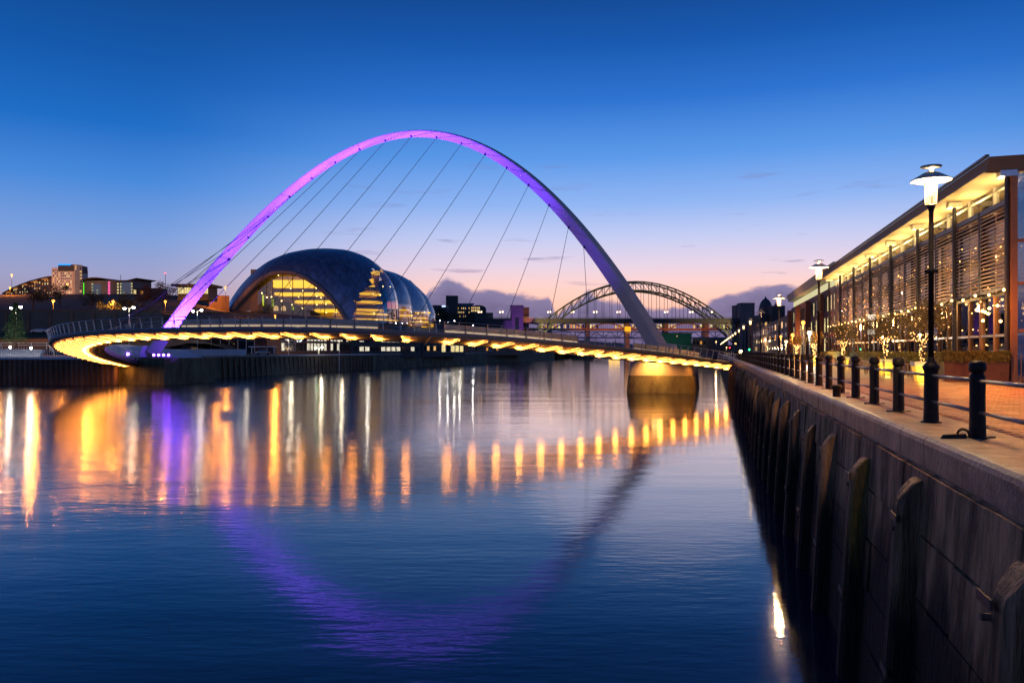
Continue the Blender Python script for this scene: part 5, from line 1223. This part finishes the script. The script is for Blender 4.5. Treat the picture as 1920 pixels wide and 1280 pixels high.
for j, (px, n_, sc_) in enumerate(tspec):
    Yt = 1480*n_/(.969*(px-1335)); s_ = s_of(Yt, n_); o = Vector(Q(s_, n_))
    tb_ = thing('planter_tub', tub_lbl[j], 'planter', o, 'glowing tubs on the terrace')
    hh = .95; w0, w1 = .26, .42
    ca = lambda w, z: [o+Vector((x*w*QC+y*w*QS, -x*w*QS+y*w*QC, z)) for x, y in ((-1, -1), (1, -1), (1, 1), (-1, 1))]
    b = MB().hexa(ca(w0, .02), ca(w1-.03, hh*.78)); b.build('tub_body', MT['tub'], tb_)
    MB().hexa(ca(w1, hh*.78), ca(w1+.02, hh)).build('tub_rim', MT['concw'], tb_)
    MB().hexa(ca(w1-.05, hh-.0), ca(w1-.06, hh+.015)).build('soil', MT['bark'], tb_)
    tr = thing('lit_tree', tree_lbl[j], 'tree', o+Vector((0, 0, hh)), 'fairy lit trees on the terrace')
    rnd = random.Random(40+j)
    base = o+Vector((0, 0, hh)); fork = base+Vector((rnd.uniform(-.08, .08), 0, .75*sc_))
    tk = MB().tube([base, (base+fork)/2+Vector((.04, 0, 0)), fork], [.085, .075, .07], 7)
    tips = []
    for a in range(4):
        an = a*math.pi/2+rnd.uniform(-.4, .4)+j; t1 = fork+Vector((math.cos(an)*.42, math.sin(an)*.42, .55*sc_)); t2 = t1+Vector((math.cos(an)*.25, math.sin(an)*.25, .5*sc_)); tips += [t1, t2]
        tk.tube([fork, (fork+t1)/2+Vector((0, 0, -.04)), t1, t2], [.055, .045, .03, .012], 6)
    tk.build('trunk', MT['bark'], tr, True)
    leafcloud(base+Vector((0, 0, 1.95*sc_)), 1.15*sc_, 2600, .065, 60+j, .7).build('crown', MT['leaf'], tr)
    fb = MB()
    segs = [(base, fork)]*4+[(fork, tips[2*a]) for a in range(4)]*2
    for k in range(120):
        a, b_ = rnd.choice(segs); p = a.lerp(b_, rnd.random()); fb.ball(p+Vector((rnd.uniform(-.11, .11), rnd.uniform(-.11, .11), rnd.uniform(-.05, .05))), .011+Yt*.00017, 5, 3)
    for k in range(26):
        p = base+Vector((rnd.gauss(0, .6), rnd.gauss(0, .6), 1.8+rnd.gauss(0, .5))); fb.ball(p, .009+Yt*.00013, 5, 3)
    tag(fb.build('fairy_bulb', MT['l_fairy'], tr), kind='stuff')
    if j < 4: point('tub_glow', o+Vector((-.2, -.55, .35)), 50, (1, .68, .1), .2)
def hedge(name, lbl, A, B, dep, z0, z1, seed, box=None, boxm=None, n=2600, lm=None):
    """a clipped hedge from A to B (front, left to right), in a long box"""
    A, B = Vector(A), Vector(B); U = (B-A); ln_ = U.length; U.normalize(); Nn = Vector((-U.y, U.x, 0))
    t = thing(name, lbl, 'planter', A)
    if box: 
        bx_ = MB().hexa([A+U*.03, B-U*.03, B-U*.03+Nn*dep, A+U*.03+Nn*dep], [A+Vector((0, 0, z0)), B+Vector((0, 0, z0)), B+Nn*dep+Vector((0, 0, z0)), A+Nn*dep+Vector((0, 0, z0))]).build('box', boxm, t)
        MB().bar(A+Vector((0, 0, z0)), B+Vector((0, 0, z0)), .05).build('rim', boxm, bx_)
    rnd = random.Random(seed); b = MB()
    for k in range(n):
        f = rnd.random(); uu, vv, ww = rnd.random()*ln_, rnd.random()*dep, rnd.random()
        if f < .45: vv = rnd.gauss(-.02, .03)
        elif f < .85: ww = 1+rnd.gauss(0, .05)
        else: uu = rnd.choice((0, ln_))+rnd.gauss(0, .03)
        z = z0-.02+(z1-z0)*min(1.1, ww)+.05*math.sin(uu*5+seed)*.6
        p = A+U*uu+Nn*vv+Vector((0, 0, z)); a = Vector((rnd.gauss(0, 1), rnd.gauss(0, 1), rnd.gauss(0, 1))).normalized(); q = a.cross(Vector((rnd.random(), rnd.random(), rnd.random()))).normalized()
        l = rnd.uniform(.03, .055); b.add([p-a*l, p+q*l*.5, p+a*l, p-q*l*.5], [(0, 1, 2, 3)])
    b.hexa([A+Nn*.05+Vector((0, 0, z0)), B+Nn*.05+Vector((0, 0, z0)), B+Nn*(dep-.05)+Vector((0, 0, z0)), A+Nn*(dep-.05)+Vector((0, 0, z0))], [A+U*.05+Nn*.08+Vector((0, 0, z1-.07)), B-U*.05+Nn*.08+Vector((0, 0, z1-.07)), B-U*.05+Nn*(dep-.08)+Vector((0, 0, z1-.07)), A+U*.05+Nn*(dep-.08)+Vector((0, 0, z1-.07))])
    b.build('hedge', lm or MT['hedge'], t); return t
def gq(px, y): p = at(px, 657, y); return (p[0], p[1], ZQ)
hedge('hedge_planter', 'long brown planter box with a clipped golden hedge at the right end of the terrace', gq(1770, 37.8), gq(1893, 36.6), .75, .92, 1.40, 1, True, MT['corten'], 5200)
hedge('hedge_planter', 'green clipped hedge between the glowing tub and the brown planter', Q(s_of(47, 11.6), 11.6), Q(s_of(39.2, 11.6), 11.6), .6, .75, 1.32, 2, True, MT['corten'], 2600)
hedge('hedge_planter', 'green clipped hedge behind the cafe tables, middle of the terrace', Q(s_of(56, 11.6), 11.6), Q(s_of(48.5, 11.6), 11.6), .6, .75, 1.32, 3, True, MT['corten'], 2200)
hedge('hedge_planter', 'green clipped hedge below the white menu case', Q(s_of(70, 11.6), 11.6), Q(s_of(57.5, 11.6), 11.6), .6, .75, 1.34, 4, True, MT['corten'], 2200)
hedge('hedge_planter', 'green clipped hedge at the far end of the terrace', Q(s_of(92, 11.6), 11.6), Q(s_of(73, 11.6), 11.6), .6, .75, 1.34, 5, True, MT['corten'], 2200)
# cafe furniture
def chair():
    t = thing('cafe_chair', 'x', 'chair', (0, 0, 0), 'cafe chairs on the terrace')
    for x in (-.2, .2):
        for y in (-.2, .2): MB().bar((x, y, 0), (x, y, .46 if y < 0 else .92), .045).build('leg', MT['slat'], t)
    st = MB().box((0, 0, .465), (.24, .24, .02)).build('seat', MT['slat'], t)
    for z in (.62, .74, .86): MB().bar((-.2, .2, z), (.2, .2, z), .03, .07).build('back_rail', MT['slat'], t)
    return t
def table():
    t = thing('cafe_table', 'x', 'table', (0, 0, 0), 'cafe tables on the terrace')
    MB().box((0, 0, .735), (.40, .40, .018)).build('table_top', MT['slat'], t)
    for x in (-.35, .35):
        for y in (-.35, .35): MB().bar((x, y, 0), (x, y, .72), .05).build('leg', MT['slat'], t)
    return t
ch0, tb0 = chair(), table()
tspots = [(1692, 9.9), (1640, 9.6), (1612, 10.0), (1560, 10.2)]
tlb = ['slatted table left of the tall glowing tub', 'slatted table behind the railing post left of the nearest lamp', 'slatted table in the middle of the terrace with the orange chair', 'slatted table at the far end of the terrace']
clb = [('slatted chair on the river side of the table left of the glowing tub', 'slatted chair on the building side of the table left of the glowing tub'), ('slatted chair on the river side of the second table from the right', 'slatted chair on the building side of the second table from the right'),
       ('orange lit slatted chair on the river side of the middle table', 'slatted chair on the building side of the middle table'), ('slatted chair on the river side of the farthest table', 'slatted chair on the building side of the farthest table')]
for j, (px, n_) in enumerate(tspots):
    s_ = s_of(1480*n_/(.969*(px-1335)), n_)
    place(tb0, Q(s_, n_), QRZ, tlb[j], None, j == 0)
    place(ch0, Q(s_, n_-.72), QRZ+math.pi/2, clb[j][0], None, j == 0); place(ch0, Q(s_+.1, n_+.72), QRZ-math.pi/2, clb[j][1])
stn = thing('queue_post', 'slim pale barrier posts with rail beside the right end of the brown planter', 'barrier', gq(1902, 36))
for px in (1903.5, 1915): p = gq(px, 36); MB().tube([p, (p[0], p[1], p[2]+1.25)], .025, 8).build('post', MT['copper'], stn)
p, q = gq(1903.5, 36), gq(1915, 36); MB().bar((p[0], p[1], p[2]+1.2), (q[0], q[1], q[2]+1.2), .03).build('rail', MT['copper'], stn)
# sodium lantern on the end column of the building: it turns the paving orange
wl = thing('wall_lantern', 'sodium lantern on a bracket at the near end of the louvred building', 'lantern', Q(SL0-12.0, 12.6, 0))
o = wl['_o']
MB().tube([o, (o[0], o[1], o[2]+5.6)], [.07, .05], 8).build('pole', MT['iron'], wl)
MB().lathe((o[0], o[1], o[2]+5.6), [(.05, 0), (.22, .05), (.3, .1), (.12, .25), (.02, .3)], 12).build('lamp_head', MT['iron'], wl); MB().ball((o[0], o[1], o[2]+5.52), .16).build('lamp_globe', MT['l_sod'], wl)
spot('sodium_light', (o[0]-.25, o[1], o[2]+5.2), (o[0]-2.2, o[1]+.5, o[2]), 5600, SOD, 150, .5, .15)
point('sodium_light', Q(SL0-1.4, NG-2.2, 3.4), 330, SOD, .1)
# ================================================================== SOUTH BANK: walls, railings, lamps, trees, cars
pile_w = mat('rusty_sheet_piling', (.16, .085, .05), .7, .1, .5, .5, .3, 4, stretch=(1, 1, .25))
sp = thing('sheet_pile_wall', 'brown corrugated sheet pile river wall on the far left', 'river wall', (-110, 168, 0))
pts = []
x = -150.0; k = 0
while x < -84.7:
    for dx, dy in ((0, 0), (.35, 0), (.55, .42), (.9, .42)):
        pts.append((x+dx, 168+dy))
    x += 1.1
pts += [(-84.7, 168), (-84.7, 169), (-85.6, 180)]
MB().loft([[(a, b, -1.5) for a, b in pts], [(a, b, 6.15) for a, b in pts]]).build('sheet_piling', pile_w, sp)
MB().hexa([(-150, 167.7, 6.1), (-84.4, 167.7, 6.1), (-84.4, 169.5, 6.1), (-150, 169.5, 6.1)], [(-150, 167.7, 6.6), (-84.4, 167.7, 6.6), (-84.4, 169.5, 6.6), (-150, 169.5, 6.6)]).build('capping_beam', MT['concw'], sp)
bw = thing('south_quay_wall', 'long dark tide stained river wall of the south bank under the footbridge', 'river wall', (-60, 280, 0))
def BQ(l, o, z): p = BA+BU*l-BN*o; return (p.x, p.y, z)
ls = list(np.linspace(0, 470, 48))
random.seed(4)
jit = [random.uniform(-.5, .5) for _ in ls]
MB().loft([[BQ(l, .6+jit[i], -1.5) for i, l in enumerate(ls)], [BQ(l, .3+jit[i]*.5, 2.5) for i, l in enumerate(ls)], [BQ(l, 0, 6.3) for i, l in enumerate(ls)], [BQ(l, -2, 6.5) for l in ls]]).build('wall_face', MT['conc_d'], bw)
for a, b, m in ((0, 30, 'conc'), (30, 62, 'conc'), (62, 128, 'concw'), (128, 470, 'conc')):  # paler middle length puts the lamplight on the coping into its colour
    MB().loft([[BQ(l, .3, 6.3), BQ(l, .3, 6.75), BQ(l, -1.0, 6.75), BQ(l, -1.0, 6.3)] for l in np.linspace(a+.05, b-.05, 8)], True).build('coping', MT[m], bw)
for l in np.arange(34, 130, 2.6): MB().hexa([BQ(l, .75, -1), BQ(l+.5, .75, -1), BQ(l+.5, .1, -1), BQ(l, .1, -1)], [BQ(l, .4, 5.9), BQ(l+.5, .4, 5.9), BQ(l+.5, -.1, 5.9), BQ(l, -.1, 5.9)]).build('fender_timber', MT['wood'], bw)
pw = thing('parapet_wall', 'low pale parapet wall washed purple beside the floodlights at the south arch foot', 'wall', BQ(15, 0, 6.7))
for a, b in ((8, 21), (21.1, 34), (34.1, 45)): MB().hexa([BQ(a, .2, 6.75), BQ(b, .2, 6.75), BQ(b, -.5, 6.75), BQ(a, -.5, 6.75)], [BQ(a, .2, 8.35), BQ(b, .2, 8.35), BQ(b, -.5, 8.35), BQ(a, -.5, 8.35)]).build('wall_panel', MT['concw'], pw)
spot('purple_spot', BQ(-8, 6, 7.2), BQ(10, 0, 7.6), 9000, PUR, 60)
# wall lamp over the water
wlp = thing('wall_lamp', 'golden lamp on the river wall right below the purple floodlights', 'lamp', BQ(-2, 1.2, 6.2))
MB().bar(BQ(-2, .2, 6.3), BQ(-2, 1.2, 6.2), .1).build('bracket', MT['steel_d'], wlp); MB().ball(BQ(-2, 1.25, 6.1), .32, 8, 5).build('lamp_globe', MT['l_warm'], wlp)
# promenade railing and steps, far left
fn = thing('promenade_railing', 'white baluster railing along the top of the brown sheet pile wall', 'railing', (-110, 168.4, 6.6))
for k in range(95): xx = -131+k*.49; MB().bar((xx, 168.4, 6.6), (xx, 168.4, 7.75), .07).build('baluster', MT['steel_w'], fn)
MB().bar((-131.5, 168.4, 7.8), (-84.8, 168.4, 7.8), .10).bar((-131.5, 168.4, 6.75), (-84.8, 168.4, 6.75), .06).build('handrail', MT['steel_w'], fn)
st = thing('terrace_steps', 'pale stepped terrace with white handrails on the far left bank', 'steps', (-115, 178, 6.6))
for k in range(6): MB().box((-116, 176+k*.9, 6.65+.28*k), (11-.4*k, .45, .16)).build('step', MT['concw'], st)
tr_ = thing('terrace_railing', 'white handrail sloping down at the right end of the stepped terrace', 'railing', (-105, 182, 8))
path = [(-128, 181.5, 9.75), (-106.5, 181.5, 9.75), (-104.5, 178.5, 9.3), (-101.5, 175, 7.9)]
for dz in (0, -.55): MB().tube([(a, b, c+dz) for a, b, c in path], .07, 6).build('handrail', MT['steel_w'], tr_)
for k in range(7): xx = -128+k*3.5; MB().bar((xx, 181.5, 8.2), (xx, 181.5, 9.75), .1).build('post', MT['steel_w'], tr_)
for p in path[2:]: MB().bar((p[0], p[1], p[2]-1.4), p, .1).build('post', MT['steel_w'], tr_)
for k in range(34): xx = -130+k*.62; MB().bar((xx, 180.2, 7.9), (xx, 180.2, 8.75), .1).build('baluster', MT['steel_w'], tr_)
for j, (px, py, lb) in enumerate(((19, 651, 'low white lamp left of the pair on the stepped terrace under the fir tree'), (58, 652.5, 'low white lamp right of the pair on the stepped terrace'), (231, 656.5, 'low white lamp beside the south end of the curved deck'))):
    c = at(px, py, 171.5 if j < 2 else 182)
    t = thing('terrace_lamp', lb, 'lamp', c, 'low white lamps on the south bank'); MB().tube([(c[0], c[1], c[2]-1.2), c], .07, 6).build('pole', MT['steel_d'], t); MB().ball(c, .26, 8, 5).build('lamp_globe', MT['l_white'], t)
    point('lamp_light', (c[0], c[1]-.5, c[2]+.3), 500, WHITE, .2)
# tall double lamps
dl = lampstd('quay_mast_lamp', 11.2, 'tall white mast lamp with two heads beside the fir tree, far left', MT['l_white'], ((-1.1, 0), (1.1, .25)), .33, MT['steel_w'], 'tall white mast lamps on the south quay')
mast = [(30, 186, 577, 'tall white mast lamp with two heads beside the fir tree, far left'), (242, 190, 578, 'tall white mast lamp standing left of the arch foot behind the deck'), (370, 205, 583, 'tall white mast lamp just right of the purple arch leg'),
        (457, 240, 627, 'slim white mast behind the footbridge deck left of the curved hall front'), (636, 262, 632, 'white mast lamp before the brick office under the middle of the deck'), (598, 268, 652, 'short golden lamp in front of the brick office'), (541, 255, 632, 'cold white lamp at the left end of the brick office')]
for j, (px, yy, py, lb) in enumerate(mast):
    x_, _, z_ = at(px, py, yy); zg = ground(x_, yy) if j < 3 else 6.7
    o = place(dl, (x_, yy, z_-11.2), 0, lb, None, j == 0)
    point('mast_light', (x_+1, yy-.8, z_-.2), (500, 500, 600, 250, 700, 800, 700)[j], (1, .82, .55), .3)
# orange street lamps on the hill
sl = lampstd('street_lamp', 8.0, 'x', MT['l_sod'], ((0, 0),), .42, MT['steel_d'], 'orange street lamps on the hillside')
for j, (px, py, yy, lb) in enumerate(((22, 515, 420, 'orange street lamp at the left end of the curved hotel wing'), (19, 539, 430, 'orange lamp just below the left tip of the hotel wing'), (100, 564, 250, 'small orange street lamp on the dark slope below the hotel tower'), (212, 565, 250, 'orange street lamp on the dark slope right of the hotel'),
                                      (423, 538, 372, 'orange street lamp at the left foot of the curved hall roof'), (310, 565, 290, 'dim orange lamp on the slope left of the arch leg'), (516, 592, 300, 'pinkish lamp in front of the left part of the hall'))):
    x_, _, z_ = at(px, py, yy); place(sl, (x_, yy, z_-8), 0, lb, None, j == 0); point('street_light', (x_, yy-.6, z_-.6), 9000, SOD, .3)
for px, yy, e in ((405, 374, 6000), (60, 221.5, 9000), (110, 222, 6000), (-10, 221, 9000)):
    x_ = (px-960)/F*yy; point('street_light', (x_, yy, ground(x_, yy)+5), e, SOD, .4)
for j, (px, yy, py) in enumerate(((310, 470, 512), (226, 470, 517))):
    c = at(px, py, yy); t = thing('mast', ['thin mast on the skyline left of the pavilion', 'thin mast on the skyline behind the hotel wing'][j], 'mast', (c[0], c[1], 35)); MB().tube([(c[0], c[1], 30), c], [.22, .12], 6).build('pole', MT['steel_d'], t); MB().ball(c, .3, 6, 4).build('beacon', MT['l_red'] if j == 0 else MT['steel_d'], t)
# signal lights by the river
for j, (px, py, yy, c, lb) in enumerate(((263, 634, 196, 'l_red', 'red signal light under the left part of the deck'), (595, 632, 268, 'l_green', 'green signal light before the brick office'), (421, 634, 230, 'l_red', 'pale red signal light over the long glass building'))):
    p = at(px, py, yy); t = thing('signal_light', lb, 'signal light', p); MB().tube([(p[0], p[1], 6.6), p], .08, 6).build('pole', MT['steel_d'], t); MB().ball(p, .26, 8, 5).build('lens', MT[c], t)
for j, (px, py, yy, c, lb) in enumerate(((1405, 654, 128, 'l_green', 'green traffic light near the landing of the footbridge'), (1368, 651, 190, 'l_red', 'red traffic light left of the green one on the far quay'))):
    p = at(px, py, yy); t = thing('traffic_light', lb, 'traffic light', p); MB().tube([(p[0], p[1], ZQ), p], .06, 6).build('pole', MT['steel_d'], t); MB().box(p, (.14, .1, .42)).build('signal_head', MT['steel_d'], t); MB().ball((p[0], p[1]-.12, p[2]-.1), .13, 8, 5).build('lens', MT[c], t)
# golden floodlight at the landing of the deck
gl_ = thing('landing_lamp', 'golden lamp on the quay wall where the footbridge lands', 'lamp', at(1389, 659, 118)); p = at(1389, 659, 118)
MB().tube([(p[0], p[1], ZQ), p], .06, 6).build('pole', MT['steel_d'], gl_); MB().ball(p, .22, 8, 5).build('lamp_globe', MT['l_sod2'], gl_)
for j, (px, py, yy, m, lb) in enumerate(((1417.5, 605, 150, 'l_sod', 0), (1464, 631, 130, 'l_sod', 'small deep orange street lamp left of the brick offices'), (1486, 628, 95, 'l_sod', 'deep orange street lamp in front of the brick offices'), (1506, 605, 80, 'l_sod', 'tall deep orange street lamp before the brick office windows'), (1518, 624, 78, 'l_white', 'white lamp just left of the second quay lamp pole'))):
    if lb == 0: continue
    p = at(px, py, yy); t = thing('road_lamp', lb, 'street lamp', (p[0], p[1], ZQ), 'lamps on the road beside the brick offices'); MB().tube([(p[0], p[1], ZQ), p], [.08, .05], 6).build('pole', MT['steel_d'], t); MB().ball(p, .19, 8, 5).build('lamp_globe', MT[m], t); point('road_light', (p[0]-.3, p[1]-.4, p[2]-.3), 1100, SOD if m == 'l_sod' else WHITE, .15)
# the fir tree
def fir(px, yy, ytop, ybot, lb):
    b0 = Vector(at(px, ybot, yy)); hgt = (ybot-ytop)/F*yy; t = thing('fir_tree', lb, 'tree', b0)
    MB().tube([b0-Vector((0, 0, .6)), b0+Vector((0, 0, hgt))], [.22, .03], 7).build('trunk', MT['bark'], t)
    rnd = random.Random(2); b = MB()
    for k in range(330):
        f = (k/330)**.8; z = hgt*(.05+.93*f); rr = hgt*.27*(1-f)**.85+.12; an = k*2.399
        r_ = rr*rnd.uniform(.75, 1.15); tip = b0+Vector((math.cos(an)*r_, math.sin(an)*r_, z+.12*r_)); root = b0+Vector((0, 0, z+.1*r_))
        mid = root.lerp(tip, .55)-Vector((0, 0, .10*r_)); side = Vector((-math.sin(an), math.cos(an), 0))
        for m in range(int(8+rr*7)):
            g = rnd.random()**.7; p = root.lerp(mid, g*2) if g < .5 else mid.lerp(tip, g*2-1)
            d = (side*rnd.uniform(-1, 1)+(tip-root).normalized()*.8+Vector((0, 0, rnd.uniform(-.1, .5)))).normalized()*rnd.uniform(.18, .4); q = d.cross(Vector((rnd.gauss(0, 1), rnd.gauss(0, 1), rnd.gauss(0, 1)))).normalized()*.045
            b.add([p-q, p+q, p+d+q*.4, p+d-q*.4], [(0, 1, 2, 3)])
    b.build('crown', MT['fir'], t)
fir(29, 180, 566, 648, 'tall green fir tree on the stepped terrace, far left')
spot('fir_spot', at(14, 648, 173), at(29, 610, 180), 1800, WHITE, 70)
# trees and bushes along the hillside
tl_ = [(62, 300, 546, 7.0, 'round dark tree before the left hotel wing'), (112, 330, 545, 6, 'dark tree under the hotel tower'), (170, 310, 556, 6, 'broad dark bush under the low hotel wing'), (205, 250, 580, 5.0, 'dark bush behind the bend of the deck railing'), (270, 330, 550, 7.0, 'brown autumn tree left of the pavilion'), (305, 335, 544, 7.5, 'orange tinted autumn tree just left of the arch leg'), (240, 280, 566, 6.0, 'dark bush on the slope below the low building'), (150, 228, 596, 3.2, 'rounded bush beside the orange lit upper road'), (175, 226, 595, 3.0, 'second rounded bush beside the upper road, nearer the deck'), (830, 560, 592, 11, 'dark tree right of the curved hall'), (870, 560, 596, 11, 'dark tree below the building with the square tower'), (455, 300, 598, 4.5, 'dark shrub on the bank below the hall end wall'), (590, 320, 606, 4.5, 'dark shrub on the bank below the hall glass front')]
aut = mat('autumn_leaf', (.13, .06, .02), .8, 0, .5, .7)
for j, (px, yy, py, rr, lb) in enumerate(tl_):
    c = Vector(at(px, py, yy)); zg = ground(c.x, yy); t = thing('tree' if rr > 4 else 'bush', lb, 'tree' if rr > 4 else 'bush', (c.x, yy, zg))
    MB().tube([(c.x, yy, zg-1), (c.x+.3, yy, c.z)], [.3, .15], 6).tube([(c.x+.1, yy, (zg+c.z)/2), (c.x+rr*.3, yy, c.z+rr*.15)], [.14, .05], 5).build('trunk', MT['bark'], t)
    leafcloud(c-Vector((0, 0, rr*.1)), rr*.75, 1500, rr*.055, 200+j, .72).build('crown', aut if 'autumn' in lb else MT['leafd'], t)
# bare trees by the hall and cars on the roads
def car(m):
    t = thing('parked_car', 'x', 'car', (0, 0, 0), 'cars parked on the south bank')
    prof_ = [(-2.1, .35), (-2.1, .75), (-1.9, .92), (-1.35, .98), (-.75, 1.42), (.75, 1.44), (1.35, 1.0), (2.0, .85), (2.15, .6), (2.15, .35)]
    rows_ = [[(x, y*(.82 if z > 1.05 else 1.0), z) for x, z in prof_] for y in (-.85, .85)]
    b = MB().loft(rows_, True); n = len(prof_); b.f += [tuple(range(n)), tuple(range(2*n-1, n-1, -1))]; b.build('body', m, t)
    MB().hexa([(-1.15, -.79, 1.02), (1.15, -.79, 1.02), (1.15, .79, 1.02), (-1.15, .79, 1.02)], [(-.78, -.74, 1.38), (.74, -.74, 1.38), (.74, .74, 1.38), (-.78, .74, 1.38)]).build('window', MT['winoff'], t)
    for x in (-1.3, 1.3):
        for y in (-.78, .78):
            w = MB().tube([(x, y-.1, .32), (x, y+.1, .32)], .32, 12).build('wheel', MT['rubber'], t)
    for y in (-.55, .55): MB().box((-2.11, y, .7), (.03, .16, .06)).build('tail_light', MT['rust'], t)
    return t
c1, c2_ = car(MT['car']), car(MT['card'])
cars = [(94, 218.5, c1, 'silver car on the upper road left of the deck bend'), (107, 219, c2_, 'dark car behind the silver one on the upper road'), (75, 219, None, 'car nearest the fir tree on the upper road'), (176, 229, None, 'car half hidden behind the left deck railing'), (905, 450, None, 'silver car in front of the brown quayside shed'), (916, 455, None, 'second silver car in front of the brown shed'), (492, 213, None, 'car parked under the small flat roofed shelter')]
for j, (px, yy, pr_, lb) in enumerate(cars):
    x_ = (px-960)/F*yy; z_ = 13.0 if j < 3 else ground(x_, yy)+.05
    if j in (4, 5, 6): z_ = 6.75
    if j in (0, 1, 2): yy = 214.2; x_ = (px-960)/F*yy; z_ = ground(x_, yy)+.05
    o = place(pr_ or c1, (x_, yy, z_), .1*j, lb, None, pr_ is not None)
tag(MB().loft([[(-190, 223, 18.65), (-150, 223, 18.65), (-100, 224, 18.75), (-70, 226, 18.9)], [(-190, 231, 18.75), (-150, 231, 18.75), (-100, 232, 18.9), (-70, 233, 19.0)]]).build('upper_road', MT['asphalt']), kind='structure')

# small lamps on the bank right of the hall and on the far north quay
small = lampstd('path_lamp', 4.5, 'x', MT['l_white'], ((0, 0),), .30, MT['steel_d'], 'small lamps on the bank right of the curved hall')
for j, (px, py, yy, lb) in enumerate(((825, 601, 470, 'small white lamp on the bank, first to the right of the curved hall'), (840, 603, 480, 'small white lamp on the bank, second to the right of the curved hall'), (852, 601, 490, 'small white lamp on the bank below the square tower'), (887, 610, 500, 'small white lamp on the bank left of the stone bridge towers'),
                                      (862, 622, 420, 'small white lamp under the deck rail beyond the showroom'), (690, 606, 330, 'small white lamp on the terrace below the hall side glazing'), (560, 606, 330, 'small white lamp on the terrace below the hall front'))):
    x_, _, z_ = at(px, py, yy); place(small, (x_, yy, z_-4.5), 0, lb, None, j == 0); point('path_light', (x_, yy-.6, z_-.5), 700, WHITE, .25)
sm2 = lampstd('road_lamp', 5.0, 'x', MT['l_warm'], ((0, 0),), .26, MT['steel_d'], 'small lamps along the far north quay road')
for j, (px, py, yy, lb) in enumerate(((1427, 638, 240, 'warm lamp at the left corner of the brown stone hall'), (1434, 635, 245, 'warm lamp in front of the brown stone hall, right of its left corner'), (1379, 644, 260, 'bright lamp under the foot of the green arch, left of the stone houses'), (1362, 651, 330, 'far warm lamp left of the red traffic light'), (1449, 633, 230, 'warm lamp before the right windows of the brown stone hall'), (1474, 640, 130, 'low warm lamp beside the near end of the brown stone hall'), (1343, 640, 420, 'far warm lamp right of the brown low building'))):
    x_, _, z_ = at(px, py, yy); place(sm2, (x_, yy, z_-5.0), 0, lb, None, j == 0); point('road_light', (x_-.3, yy-.7, z_-.5), 1500, (1, .6, .25), .25)
